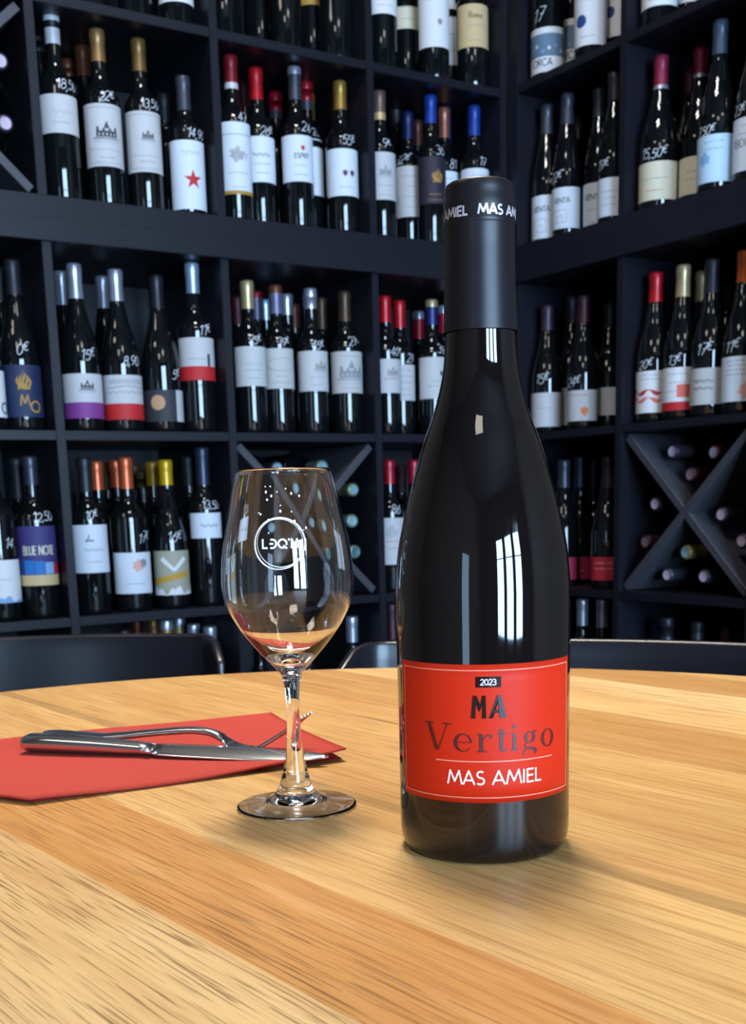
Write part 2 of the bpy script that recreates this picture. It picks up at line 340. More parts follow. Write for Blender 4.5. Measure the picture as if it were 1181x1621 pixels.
def label_art(bm, art, W, z0, z1, fn, mats):
    """prints motifs on the label; x runs -1..1 over the half width W"""
    h = z1-z0
    def mi(k):
        if k not in mats: mats.append(k)
        return mats.index(k)
    X = lambda x: x*W
    Z = lambda y: z0+y*h
    for a in art:
        k = a[0]
        if k in ('lines', 'lines_red', 'lines_gold', 'lines_pale'):
            c = mi({'lines': 'grey', 'lines_red': 'red', 'lines_gold': 'gold', 'lines_pale': 'blush'}[k]); n = a[3]
            for i in range(n):
                y = (a[1]+a[2])/2 if n == 1 else a[1]+(a[2]-a[1])*i/(n-1)
                L = random.uniform(.28, .5); c0 = .05; x = -L
                while x < L:                       # words of small print
                    e = min(L, x+random.uniform(.08, .2)); ribbon(bm, [(X(c0+x), Z(y)), (X(c0+e), Z(y))], .0013, fn, c); x = e+.04
        elif k == 'script':
            c = mi(a[4]); n = 26; A = a[3]*h*.4
            ribbon(bm, [(X(a[1]-.42+.84*i/n), Z(a[2])+A*(.7*sin(i*1.9)+.4*sin(i*.7+1))) for i in range(n+1)], .0009, fn, c)
        elif k == 'word':
            hh = a[4]*h; ww = text_width(a[1])*hh; s = min(1, 1.25*W/ww); c = mi(a[5])
            write(bm, a[1], X(a[2])-ww*s/2, Z(a[3]), hh, hh*.14, fn, c, sx=s)
        elif k == 'frame':
            c = mi('grey')
            for y in (.06, .94): ribbon(bm, [(X(-.72), Z(y)), (X(.72), Z(y))], .0008, fn, c)
            for x in (-.72, .72): ribbon(bm, [(X(x), Z(.06)), (X(x), Z(.94))], .0008, fn, c)
            ribbon(bm, [(X(-.72), Z(.27)), (X(.72), Z(.27))], .0006, fn, c)
        elif k == 'castle':
            cx, cy, s, c = X(a[1]), Z(a[2]), a[3]*W, mi(a[4])
            patch(bm, cx-s, cx+s, cy-s*.45, cy+s*.1, fn, c)
            for q in range(5): patch(bm, cx+s*(-.8+q*.36), cx+s*(-.8+q*.36+.14), cy-s*.35, cy-s*.1, onround(LRF[0], 0, .001), mi('paleink'))
            for q in range(4): ribbon(bm, [(cx-s*1.25, cy-s*(.62+q*.1)), (cx+s*1.2, cy-s*(.6+q*.11))], .0005, fn, mi('paleink'))
            for q, hh in ((-.85, .45), (-.3, .3), (.3, .3), (.85, .45)):
                patch(bm, cx+s*(q-.12), cx+s*(q+.12), cy+s*.1, cy+s*hh, fn, c)
            poly(bm, [(cx-s*.28, cy+s*.3), (cx+s*.28, cy+s*.3), (cx+s*.1, cy+s*.75), (cx, cy+s*.95), (cx-s*.1, cy+s*.75)], fn, c)
            ribbon(bm, [(cx-s*1.3, cy-s*.55), (cx+s*1.3, cy-s*.6)], s*.08, fn, c)
        elif k == 'star':
            cx, cy, s = X(a[1]), Z(a[2]), a[3]*h
            poly(bm, [(cx+(s if i % 2 == 0 else s*.4)*sin(i*pi/5), cy+(s if i % 2 == 0 else s*.4)*cos(i*pi/5)) for i in range(10)], fn, mi(a[4]))
        elif k == 'crest':
            cx, cy, s = X(a[1]), Z(a[2]), a[3]*W; c = mi(a[4])
            poly(bm, [(cx-s, cy+s), (cx-s*.5, cy+s*.8), (cx, cy+s*1.3), (cx+s*.5, cy+s*.8), (cx+s, cy+s), (cx+s*.85, cy-s*.3), (cx, cy-s*1.2), (cx-s*.85, cy-s*.3)], fn, c)
        elif k == 'disc' or k == 'ring':
            cx, cy, s = X(a[1]), Z(a[2]), a[3]*W*1.6; c = mi(a[4])
            if k == 'disc': poly(bm, [(cx+s*cos(i*pi/10), cy+s*sin(i*pi/10)) for i in range(20)], fn, c)
            else: ribbon(bm, [(cx+s*cos(i*pi/10), cy+s*sin(i*pi/10)) for i in range(21)], s*.35, fn, c)
        elif k == 'band': patch(bm, -W, W, Z(a[1]), Z(a[2]), fn, mi(a[3]))
        elif k == 'rule': ribbon(bm, [(X(-1), Z(a[1])), (X(1), Z(a[1]))], .0012, fn, mi(a[2]))
        elif k == 'photo':
            patch(bm, -W*.98 if a[1] < .5 else X(-.85), W*.98 if a[1] < .5 else X(-.2), Z(a[1]), Z(a[2]), fn, mi(a[3]))
            if a[1] < .5:
                for q in range(7): poly(bm, [(X(-.85+q*.28)+.004*cos(t*pi/4), Z(a[1]+.12+.06*(q % 3))+.004*sin(t*pi/4)) for t in range(8)], fn, mi('sky' if q % 2 else 'white'))
        elif k == 'patch': patch(bm, X(a[1]) if a[1] > 0 else -W, W if a[1] > 0 else X(a[1]), Z(a[2]), Z(a[3]), fn, mi(a[4]))
        elif k == 'patchc': patch(bm, X(a[1]-a[3]/2), X(a[1]+a[3]/2), Z(a[2]-a[4]/2), Z(a[2]+a[4]/2), fn, mi(a[5]))
        elif k == 'box':
            cx, cy = X(a[1]), Z(a[2]); s = a[3]*W; q = a[4]*h/2
            ribbon(bm, [(cx-s, cy-q), (cx-s, cy+q), (cx+s, cy+q), (cx+s, cy-q), (cx-s, cy-q)], .0008, fn, mi(a[5]))
            ribbon(bm, [(cx-s*.5, cy-q), (cx-s*.5, cy), (cx+s*.4, cy), (cx+s*.4, cy-q)], .0008, fn, mi(a[5]))
        elif k == 'oval':
            cx, cy, s = X(a[1]), Z(a[2]), a[3]*W; ribbon(bm, [(cx+s*cos(i*pi/12), cy+s*.35*sin(i*pi/12)) for i in range(25)], .001, fn, mi(a[4]))
        elif k == 'hills':
            c = mi(a[3]); n = 16; y0 = Z(a[1])
            for i in range(n):
                x0, x1 = -W+2*W*i/n, -W+2*W*(i+1)/n
                ha = (a[2]-a[1])*h*(.45+.3*sin(i*.9)+.25*sin(i*2.1)); hb = (a[2]-a[1])*h*(.45+.3*sin((i+1)*.9)+.25*sin((i+1)*2.1))
                f = bm.faces.new([bm.verts.new(fn(*q)) for q in ((x0, y0), (x1, y0), (x1, y0+hb), (x0, y0+ha))]); f.material_index = c
        elif k == 'wave':
            c = mi(a[2]); n = 20
            ribbon(bm, [(-W+2*W*i/n, Z(a[1])+h*.05*sin(i*.8)) for i in range(n+1)], [h*(.06+.045*sin(i*1.1)) for i in range(n+1)], fn, c)
        elif k == 'blot':
            cx, cy, s = X(a[1]), Z(a[2]), a[3]*W; poly(bm, [(cx+s*(1+.3*sin(i*2.3))*cos(i*pi/8), cy+s*(1+.25*cos(i*1.7))*sin(i*pi/8)) for i in range(16)], fn, mi(a[4]))
        elif k == 'flame':
            cx, cy, s = X(a[1]), Z(a[2]), a[3]*W; c = mi(a[4])
            for q in range(5):
                ribbon(bm, [(cx+s*(q-2)*.35+s*.15*sin(t*1.5+q), cy-s*1.1+s*.45*t*(1-.12*abs(q-2))) for t in range(6)], [s*.22, s*.3, s*.25, s*.3, s*.15, .0002], fn, c)
        elif k == 'figure':
            cx, cy, s = X(a[1]), Z(a[2]), a[3]*W; c = mi(a[4])
            ribbon(bm, [(cx, cy+s), (cx-s*.2, cy), (cx-s*.9, cy-s*.7), (cx+s*1.2, cy-s*.6)], s*.25, fn, c); ribbon(bm, [(cx-s*.2, cy), (cx+s*.6, cy-s*.5)], s*.15, fn, c)
        elif k == 'arcade':
            cx, cy, s = X(a[1]), Z(a[2]), a[3]*W; c = mi(a[4])
            for q in range(7): ribbon(bm, [(cx-s+q*s*.3+s*.13*cos(pi-t*pi/6), cy-s*.15+s*.12*sin(t*pi/6)) for t in range(7)], .0012, fn, c)
            ribbon(bm, [(cx-s, cy+s*.1), (cx, cy+s*.22), (cx+s, cy+s*.1)], .0014, fn, c); ribbon(bm, [(cx-s*.9, cy+s*.4), (cx+s*.9, cy+s*.42)], s*.2, fn, mi('paleink'))
        elif k == 'blocks':
            for q, cc in enumerate(('blue', 'brightblue', 'brightblue', 'sky', 'red')): patch(bm, X(-1+q*.4), X(-1+q*.4+.37), Z(.19), Z(.45-.02*q), fn, mi(cc))
        elif k == 'vee':
            cx, cy, s = X(a[1]), Z(a[2]), a[3]*W; c = mi(a[4]); ribbon(bm, [(cx-s, cy+s*.5), (cx, cy-s*.5), (cx+s, cy+s*.5)], [s*.4, s*.25, s*.4], fn, c)
        elif k == 'slant':
            c = mi(a[2]); ribbon(bm, [(X(-.9), Z(a[1]-.1)), (X(.6), Z(a[1]+.08))], h*.13, fn, c)
    return mats
def make_bottle(w, row, u, v, H, R, ty, cb, cap, lab, price, desc, group, zs):
    base = P(w, u, v, zs)
    camd = Vector((-base.x, -base.y)); camd.normalize(); nrm = -BACK[w].to_2d()
    fd = (camd*.62+nrm*.38).normalized(); th = math.atan2(fd.x, -fd.y); thc = math.atan2(camd.x, -camd.y)
    t = thing('wine_bottle', desc, 'bottle', base, th, group)
    prof = bottle_profile(ty, H, R); rf = radius_fn(prof)
    from_bm('bottle_glass', lathe(prof, 36), GLASS_DARK, t, True)
    # capsule
    caps = cap if isinstance(cap, list) else [(0, 1, cap)]
    bm = bmesh.new(); ms = []
    for i, (a, b, k) in enumerate(caps):
        z1, z0 = H-(H-cb)*a, H-(H-cb)*b; e = .0006
        pr = [(rf(z0)+e, z0), (rf((z0+z1)/2)+e, (z0+z1)/2), (rf(z1)+e, z1)]
        if i == 0:
            rt_ = .0150; pr = [(rf(z0)+e, z0), (rf((z0+H)/2)+e, (z0+H)/2)] if z0 < H-.03 else [(rt_, z0)]
            pr += [(.0146, H-.022), (.0154, H-.018), (.0154, H-.005), (.0142, H-.0008), (.0125, H), (0, H)] if z0 < H-.024 else [(.0154, H-.005), (.0142, H-.0008), (.0125, H), (0, H)]
        elif i and z1 > H-.022: pr[-1] = (.0150, z1)
        lathe(pr, 28, mi=i, bm=bm); ms.append(capmat(k))
    from_bm('capsule', bm, ms, t, True)
    if lab:
        z0, z1, col, art = lab; ha = 1.36
        bm = bmesh.new(); k = max(2, int((z1-z0)/.02)); 
        lathe([(rf(z0)+.0001, z0)]+[(rf(z0+(z1-z0)*i/k)+.0004, z0+(z1-z0)*i/k) for i in range(k+1)]+[(rf(z1)+.0001, z1)], 26, -ha, ha, bm=bm)
        LRF[0] = rf
        mats = label_art(bm, art, rf(z0)*ha, z0, z1, onround(rf, 0, .0007), [col])
        from_bm('paper_label', bm, [paper(x) for x in mats], t, False)
    if price:
        s, pz, off, ph = price; r = rf(pz); phi = thc+math.asin(max(-.75, min(.75, off/max(r, .012))))-th
        bm = bmesh.new(); ww = text_width(s)*ph*.85
        write(bm, s, -ww/2, pz-ph/2, ph, .00125, onround(rf, phi, .0006), 0, slant=.3, jit=.08, sx=.85)
        from_bm('price_writing', bm, CHALK, t)
    return t
BOTTLES = [
('L', 0, 0.8948, 0.06, 0.3, 0.0346, 'b', 0.24, 'black', None, None, 'dark wine bottle on the top left shelf showing only its base, left of two', 'a'),
('L', 0, 0.8061, 0.06, 0.3, 0.0353, 'b', 0.24, 'black', (0.0449, 0.1481, 'white', []), None, 'dark bottle on the top left shelf showing only its base, beside the upright', 'a'),
('L', 0, 0.6993, 0.06, 0.3, 0.0349, 'b', 0.24, 'black', None, None, 'plain dark bottle base at the left end of the top middle bay', 'a'),
('L', 0, 0.5728, 0.14, 0.3, 0.0341, 'b', 0.24, 'black', None, None, 'dark bottle standing back between two others in the top middle bay', 'a'),
('L', 0, 0.554, 0.06, 0.3, 0.0347, 'b', 0.24, 'black', None, None, 'plain dark bottle second from the left at the front of the top middle bay', 'a'),
('L', 0, 0.448, 0.1304, 0.3, 0.0349, 'b', 0.24, 'gold', (0.129, 0.2364, 'gold', []), None, 'dark bottle with a gold label edge in the top middle bay', 'a'),
('L', 0, 0.4291, 0.0596, 0.3, 0.0371, 'b', 0.24, 'black', None, None, 'plain dark bottle at the right end of the top middle bay', 'a'),
('L', 0, 0.3095, 0.06, 0.3, 0.0351, 'b', 0.24, 'black', (0.1137, 0.2271, 'white', [('lines', 0.15, 0.85, 5)]), None, 'bottle with plain white label at left end of the top bay beside the corner', 'b'),
('L', 0, 0.1879, 0.14, 0.3, 0.034, 'b', 0.24, 'black', (0.1308, 0.2682, 'cream', [('lines', 0.15, 0.85, 5)]), None, 'bottle with a cream label standing back in the top bay beside the corner', 'b'),
('L', 0, 0.1702, 0.055, 0.3, 0.0361, 'b', 0.24, 'black', (0.0685, 0.2407, 'white', [('crest', 0.15, 0.3, 0.12, 'grey')]), None, 'bottle with tall white label in the middle of the top bay beside the corner', 'b'),
('L', 0, 0.0609, 0.14, 0.3, 0.0348, 'b', 0.24, 'black', (0.074, 0.2803, 'white', [('lines', 0.15, 0.85, 5)]), None, 'bottle with a long white label half hidden in the top bay beside the corner', 'b'),
('L', 0, 0.058, 0.055, 0.3, 0.037, 'b', 0.24, 'black', (0.0872, 0.2662, 'sand', [('lines', 0.08, 0.25, 2), ('word', 'Roma', 0.0, 0.34, 0.07, 'brown')]), None, 'bottle with a sand coloured label nearest the corner post on the top left shelf', 'b'),
('R', 0, 0.077, 0.06, 0.3, 0.039, 'b', 0.24, 'black', (0.0147, 0.108, 'white', [('photo', 0.35, 0.86, 'slate'), ('word', 'ORCA', -0.05, 0.14, 0.16, 'ink')]), ('17', 0.1341, -0.0234, 0.0291), 'bottle with a grey blue picture label marked 17 on the top right shelf', 'c'),
('R', 0, 0.077, 0.14, 0.3, 0.039, 'b', 0.24, 'black', (0.0421, 0.1397, 'white', [('photo', 0.35, 0.86, 'slate'), ('word', 'ORCA', -0.05, 0.14, 0.16, 'ink')]), None, 'second bottle with a grey blue picture label, behind the one marked 17', 'c'),
('R', 0, 0.2289, 0.0498, 0.3, 0.0365, 'b', 0.24, 'black', (0.0233, 0.1408, 'white', [('disc', -0.25, 0.42, 0.16, 'blue'), ('lines', 0.1, 0.2, 1)]), None, 'bottle with a blue disc on its white label in the top right shelf', 'c'),
('R', 0, 0.2429, 0.1202, 0.3, 0.0341, 'b', 0.24, 'black', (0.0494, 0.169, 'white', [('disc', -0.25, 0.42, 0.16, 'blue')]), None, 'bottle with a blue disc on its label right against the upright', 'c'),
('R', 0, 0.4248, 0.0568, 0.3, 0.0378, 'g', 0.24, 'black', (0.0367, 0.1227, 'white', [('lines', 0.15, 0.85, 5)]), None, 'bottle with a white label edge just right of the top right upright', 'c'),
('R', 0, 0.4347, 0.1332, 0.3, 0.038, 'g', 0.24, 'black', (0.0535, 0.1374, 'white', [('lines', 0.15, 0.85, 5)]), None, 'bottle at the far right of the top right shelf', 'c'),
('L', 1, 1.0576, 0.17, 0.345, 0.034, 'b', 0.3056, 'dark', None, None, 'dark capsuled bottle half behind the upright at the left end of the second shelf', 'd'),
('L', 1, 1.0665, 0.06, 0.3405, 0.0367, 'b', 0.285, [(0, 0.28, 'white'), (0.28, 0.5, 'black'), (0.5, 1, 'white')], (0.1212, 0.1898, 'ivory', [('script', 0.1, 0.55, 0.2, 'paleink'), ('lines', 0.2, 0.35, 1)]), ('18,50', 0.2084, 0.0209, 0.0183), 'bottle with a white and black striped capsule and a wide ivory label marked 18,50', 'd'),
('L', 1, 0.9746, 0.24, 0.3292, 0.034, 'b', 0.294, 'rust', None, None, 'small rust capped bottle behind the ivory labelled one', 'd'),
('L', 1, 0.9674, 0.17, 0.3353, 0.034, 'b', 0.276, 'rust', None, None, 'rust capped bottle standing behind the 22 euro bottle', 'd'),
('L', 1, 0.9776, 0.06, 0.3277, 0.0362, 'b', 0.2686, 'bronze', (0.0728, 0.1864, 'ivory', [('frame',), ('castle', 0.05, 0.55, 0.42, 'ink'), ('lines', 0.08, 0.2, 1)]), ('22€', 0.1999, 0.0128, 0.0187), 'bottle with a framed engraving of a building on its label, marked 22 euro', 'd'),
('L', 1, 0.8931, 0.06, 0.3254, 0.035, 'b', 0.2651, 'bronze2', (0.0728, 0.1854, 'ivory', [('frame',), ('castle', 0.1, 0.6, 0.24, 'ink'), ('lines', 0.1, 0.25, 1)]), ('13,50', 0.2003, 0.0179, 0.0178), 'bottle with a small tower drawing on its framed label, marked 13,50', 'd'),
('L', 1, 0.799, 0.16, 0.268, 0.034, 'b', 0.2122, 'dark', None, None, 'dark capped bottle standing behind the red star bottle', 'd'),
('L', 1, 0.8026, 0.055, 0.2705, 0.0357, 'b', 0.205, 'pewter', (0.012, 0.1428, 'bluewhite', [('star', 0.12, 0.43, 0.15, 'red'), ('script', 0.1, 0.82, 0.1, 'paleink')]), ('14,90', 0.1569, 0.0225, 0.0182), 'bottle with a red star on a tall pale label', 'd'),
('L', 1, 0.6926, 0.055, 0.3272, 0.0345, 'b', 0.2619, [(0, 0.82, 'wine'), (0.82, 1, 'white')], (0.0528, 0.1926, 'bluewhite', [('rule', 0.83, 'grey'), ('blot', 0.0, 0.55, 0.3, 'paleink'), ('script', 0.1, 0.55, 0.2, 'grey'), ('lines', 0.1, 0.3, 2), ('band', 0, 0.05, 'gold')]), ('47', 0.2046, 0.0193, 0.0199), 'bottle with dark red and white capsule at the left end, marked 47', 'e'),
('L', 1, 0.607, 0.16, 0.3188, 0.034, 'b', 0.2676, 'darkred', None, None, 'dim red capped bottle behind the one marked 47', 'e'),
('L', 1, 0.6236, 0.075, 0.3202, 0.034, 'b', 0.2571, 'red', (0.0887, 0.1793, 'bluewhite', [('script', 0.0, 0.6, 0.12, 'ink'), ('lines', 0.2, 0.4, 2)]), ('26€', 0.1904, 0.0199, 0.019), 'bottle with a bright red capsule and small white label, marked 26', 'e'),
('L', 1, 0.5246, 0.1714, 0.3154, 0.034, 'b', 0.2592, [(0, 0.7, 'crimson'), (0.7, 1, 'pewter')], None, None, 'crimson capped bottle with a pewter band, behind the one marked 26', 'e'),
('L', 1, 0.5409, 0.055, 0.3301, 0.0343, 'b', 0.2638, [(0, 0.25, 'silver'), (0.25, 1, 'pewter')], (0.0949, 0.1877, 'bluewhite', [('crest', 0.15, 0.72, 0.1, 'red'), ('word', 'ESPRIT', 0.1, 0.5, 0.11, 'ink'), ('lines', 0.15, 0.35, 2)]), ('24', 0.2051, 0.021, 0.0206), 'bottle with a pewter capsule and a small red crest on its label, marked 24', 'e'),
('L', 1, 0.4653, 0.1358, 0.338, 0.034, 'b', 0.2763, [(0, 0.7, 'crimson'), (0.7, 1, 'pewter')], (0.0931, 0.2116, 'bluewhite', [('photo', 0.6, 0.85, 'grey')]), ('28', 0.2286, 0.0229, 0.0201), 'crimson capped bottle half hidden behind the one marked 24', 'e'),
('L', 1, 0.426, 0.1928, 0.3341, 0.034, 'b', 0.2749, 'gold', None, None, 'gold capped bottle standing back to the left of the one marked 55', 'e'),
('L', 1, 0.4272, 0.055, 0.3197, 0.0352, 'b', 0.2607, 'gold', (0.0785, 0.1752, 'bluewhite', [('crest', -0.0, 0.48, 0.12, 'plum'), ('crest', 0.35, 0.48, 0.12, 'plum'), ('lines', 0.12, 0.25, 1)]), ('55€', 0.1931, 0.0194, 0.0211), 'gold capped bottle at the front with a white crested label, marked 55', 'e'),
('L', 1, 0.324, 0.055, 0.3157, 0.034, 'b', 0.2541, [(0, 0.75, 'taupe'), (0.75, 1, 'cream')], (0.0818, 0.1818, 'ivory', [('castle', 0.1, 0.6, 0.3, 'grey'), ('lines', 0.1, 0.3, 2)]), ('9€', 0.2001, 0.0165, 0.0201), 'bottle with a taupe and cream capsule and ivory label, marked 9 euro', 'f'),
('L', 1, 0.1795, 0.1996, 0.3539, 0.034, 'b', 0.2934, 'dark', None, None, 'dark capped bottle far back between the ones marked 9 and 32', 'f'),
('L', 1, 0.2015, 0.1202, 0.3076, 0.0335, 'b', 0.2472, 'navy', (0.0715, 0.1832, 'ivory2', [('lines', 0.2, 0.8, 4)]), ('32€', 0.1996, -0.0136, 0.0225), 'navy capped bottle with a plain off white label, marked 32', 'f'),
('L', 1, 0.1822, 0.0548, 0.3277, 0.0335, 'b', 0.2672, 'blue', (0.0889, 0.1905, 'aubergine', [('flame', 0.15, 0.6, 0.3, 'gold'), ('lines_gold', 0.08, 0.2, 2)]), ('36', 0.208, 0.0206, 0.0236), 'blue capped bottle with a dark aubergine and gold label', 'f'),
('L', 1, 0.1109, 0.2083, 0.3259, 0.034, 'b', 0.2658, 'copper2', None, None, 'dim copper capped bottle behind the dark aubergine labelled one', 'f'),
('L', 1, 0.0993, 0.1145, 0.3299, 0.034, 'b', 0.2614, 'copper', (0.0724, 0.1824, 'bluewhite', [('lines', 0.15, 0.85, 5)]), ('81', 0.2005, 0.0215, 0.0229), 'copper capped bottle to the right of the dark aubergine labelled one', 'f'),
('L', 1, 0.055, 0.1676, 0.3351, 0.034, 'b', 0.2688, 'blue2', None, None, 'blue capped bottle standing back between the copper and the last blue capsule', 'f'),
('L', 1, 0.055, 0.055, 0.324, 0.034, 'b', 0.2576, 'blue', (0.0787, 0.1805, 'bluewhite', [('lines', 0.15, 0.85, 5)]), ('17', 0.1957, 0.0189, 0.0197), 'blue capped bottle nearest the corner post, its label half behind the large bottle', 'f'),
('R', 1, 0.0726, 0.06, 0.3084, 0.0346, 'g2', 0.2439, 'pewter', (0.012, 0.1067, 'bluewhite', [('word', 'VENTA', -0.05, 0.62, 0.13, 'ink'), ('box', -0.1, 0.3, 0.3, 0.3, 'grey')]), ('22', 0.1454, 0.0152, 0.021), 'grey capped bottle right of the corner post, nearest to the post', 'g'),
('R', 1, 0.1424, 0.06, 0.3134, 0.034, 'g2', 0.2466, 'pewter', (0.0206, 0.1088, 'bluewhite', [('word', 'VENTA', -0.05, 0.62, 0.13, 'ink'), ('box', -0.1, 0.3, 0.3, 0.3, 'grey')]), ('22€', 0.133, -0.0256, 0.0205), 'grey capped bottle marked 22 euro, second right of the corner post', 'g'),
('R', 1, 0.072, 0.16, 0.2981, 0.034, 'g2', 0.2465, 'pewter', None, None, 'grey capped bottle far back behind the second one right of the corner post', 'g'),
('R', 1, 0.2148, 0.09, 0.3092, 0.034, 'g2', 0.2477, 'pewter', (0.0131, 0.1061, 'bluewhite', [('word', 'VENTA', -0.05, 0.62, 0.13, 'ink'), ('lines', 0.1, 0.4, 2)]), None, 'grey capped bottle third from the corner post, behind the one marked 19', 'g'),
('R', 1, 0.3079, 0.045, 0.3073, 0.034, 'g2', 0.2482, 'dark', (0.012, 0.0901, 'bluewhite', [('lines', 0.3, 0.65, 3)]), ('19€', 0.118, -0.0226, 0.0207), 'dark capped bottle against the upright, marked 19 euro', 'g'),
('R', 1, 0.4284, 0.0591, 0.3052, 0.0414, 'g', 0.2394, [(0, 0.88, 'magenta'), (0.88, 1, 'silver')], (0.0191, 0.0941, 'cream', [('lines', 0.5, 0.62, 1), ('lines_red', 0.2, 0.3, 1)]), ('15,50€', 0.1112, -0.0113, 0.0201), 'broad burgundy bottle with magenta capsule and cream label, marked 15,50 euro', 'h'),
('R', 1, 0.4251, 0.15, 0.2988, 0.0381, 'g', 0.2465, 'magenta2', None, None, 'dim magenta capped bottle far back right of the one marked 15,50', 'h'),
('R', 1, 0.4973, 0.1009, 0.3074, 0.038, 'g', 0.2488, [(0, 0.88, 'magenta'), (0.88, 1, 'silver')], (0.0215, 0.0939, 'cream', [('lines', 0.4, 0.6, 2)]), None, 'magenta capped bottle with a cream label half hidden by the pale blue label', 'h'),
('R', 1, 0.5951, 0.046, 0.3161, 0.038, 'g', 0.2535, 'bluegrey', (0.0158, 0.1031, 'paleblue', [('blot', -0.3, 0.5, 0.22, 'sky'), ('lines', 0.7, 0.85, 2)]), ('7,50€', 0.1122, -0.0233, 0.0163), 'blue grey capped bottle with a pale blue watercolour label', 'h'),
('R', 1, 0.6726, 0.06, 0.3297, 0.038, 'g', 0.2743, 'bluegrey', (0.0216, 0.1177, 'bluewhite', [('word', '1800', -0.3, 0.45, 0.16, 'grey'), ('lines', 0.7, 0.85, 2)]), ('23€', 0.1331, -0.0277, 0.0183), 'bottle with a white label at the right edge of the picture, marked 23 euro', 'h'),
('L', 2, 1.1775, 0.16, 0.3236, 0.0385, 'g', 0.2597, 'dark', None, None, 'dark capped bottle behind the navy labelled one at the left edge', 'i'),
('L', 2, 1.2529, 0.0593, 0.3174, 0.0375, 'g', 0.2489, 'dark', (0.0252, 0.1121, 'white', [('ring', 0.75, 0.2, 0.12, 'ink')]), None, 'bottle at the very left edge showing only the side of a white label', 'i'),
('L', 2, 1.177, 0.0707, 0.3232, 0.038, 'g', 0.2579, 'dark', (0.0272, 0.1253, 'navy', [('word', 'M', 0.0, 0.22, 0.2, 'gold'), ('ring', 0.4, 0.2, 0.12, 'gold'), ('flame', 0.0, 0.7, 0.3, 'gold')]), ('0€', 0.1545, 0.0081, 0.0224), 'bottle with a navy and gold label left of the first upright', 'i'),
('L', 2, 1.0496, 0.16, 0.3272, 0.038, 'g', 0.2603, 'silver', None, None, 'silver capped bottle standing back beside the first upright', 'j'),
('L', 2, 1.0559, 0.065, 0.3249, 0.0395, 'g', 0.2579, 'silver', (0.0262, 0.1124, 'ivory', [('castle', 0.1, 0.72, 0.25, 'ink'), ('band', 0, 0.36, 'purple')]), ('15€', 0.1496, 0.0171, 0.0217), 'silver capped burgundy bottle with a purple band under its ivory label', 'j'),
('L', 2, 0.9579, 0.17, 0.326, 0.038, 'g', 0.2613, 'silver', None, None, 'silver capped bottle standing back between the purple and red banded ones', 'j'),
('L', 2, 0.9705, 0.065, 0.3209, 0.0403, 'g', 0.2588, 'silver', (0.025, 0.1128, 'ivory', [('arcade', 0.1, 0.65, 0.8, 'grey'), ('band', 0, 0.36, 'red')]), ('8,90', 0.141, 0.0221, 0.0195), 'silver capped burgundy bottle with a red band under its ivory label', 'j'),
('L', 2, 0.8825, 0.0651, 0.317, 0.0411, 'g', 0.2498, 'black', (0.0225, 0.0858, 'charcoal', [('disc', -0.3, 0.6, 0.17, 'copperink'), ('patch', 0.42, 0.0, 1, 'ivory')]), ('5€', 0.1171, 0.032, 0.0199), 'black capped burgundy bottle with a round copper emblem on a charcoal label', 'j'),
('L', 2, 0.8027, 0.0599, 0.3464, 0.0377, 'b', 0.2847, 'bluesilver', (0.1072, 0.1934, 'ivory', [('patchc', 0.42, 0.42, 0.12, 0.4, 'black'), ('lines', 0.45, 0.55, 1), ('band', 0, 0.33, 'red')]), ('11€', 0.2085, 0.0222, 0.0215), 'bottle with a pale blue capsule and a red banded label beside the second upright', 'j'),
('L', 2, 0.6085, 0.2401, 0.32, 0.034, 'b', 0.2572, 'darkred', None, None, 'dim dark red capped bottle behind the one marked 25', 'k'),
('L', 2, 0.6751, 0.06, 0.3203, 0.0346, 'b', 0.2619, 'champagne', (0.0996, 0.1818, 'ivory', [('script', 0.1, 0.55, 0.12, 'paleink'), ('lines', 0.2, 0.4, 2)]), ('25€', 0.1961, 0.0148, 0.018), 'champagne gold capped bottle at the left end of its bay, marked 25', 'k'),
('L', 2, 0.5948, 0.17, 0.3211, 0.034, 'b', 0.2609, [(0, 0.25, 'crimson'), (0.25, 1, 'lilac')], None, None, 'lilac capped bottle with a red top, standing back left of the one marked 39', 'k'),
('L', 2, 0.5399, 0.2319, 0.3164, 0.034, 'b', 0.2698, 'bluesilver', None, None, 'small pale blue capped bottle far back left of the one marked 39', 'k'),
('L', 2, 0.603, 0.065, 0.3173, 0.034, 'b', 0.2566, [(0, 0.3, 'rust'), (0.3, 1, 'lilac')], (0.097, 0.1819, 'ivory2', [('oval', 0.05, 0.6, 0.8, 'grey'), ('lines', 0.15, 0.3, 2)]), ('39€', 0.1964, 0.0158, 0.0183), 'bottle with a lilac and rust capsule and oval ornament on its label, marked 39', 'k'),
('L', 2, 0.5219, 0.1596, 0.3191, 0.034, 'b', 0.2721, 'silver', None, None, 'silver capped bottle standing back right of the one marked 39', 'k'),
('L', 2, 0.4759, 0.21, 0.3082, 0.0325, 'b', 0.2529, 'copper2', None, None, 'dim copper capped bottle standing back left of the one marked 45', 'k'),
('L', 2, 0.5176, 0.06, 0.316, 0.0343, 'b', 0.2718, 'silver', (0.0935, 0.1799, 'ivory', [('castle', 0.3, 0.62, 0.3, 'moss'), ('lines', 0.15, 0.35, 2)]), ('45€', 0.192, 0.0148, 0.0186), 'silver capped bottle with a small green grey house on its label, marked 45', 'k'),
('L', 2, 0.4245, 0.1684, 0.3193, 0.0325, 'b', 0.2479, 'bronze3', None, None, 'dim bronze capped bottle standing back left of the one marked 27', 'k'),
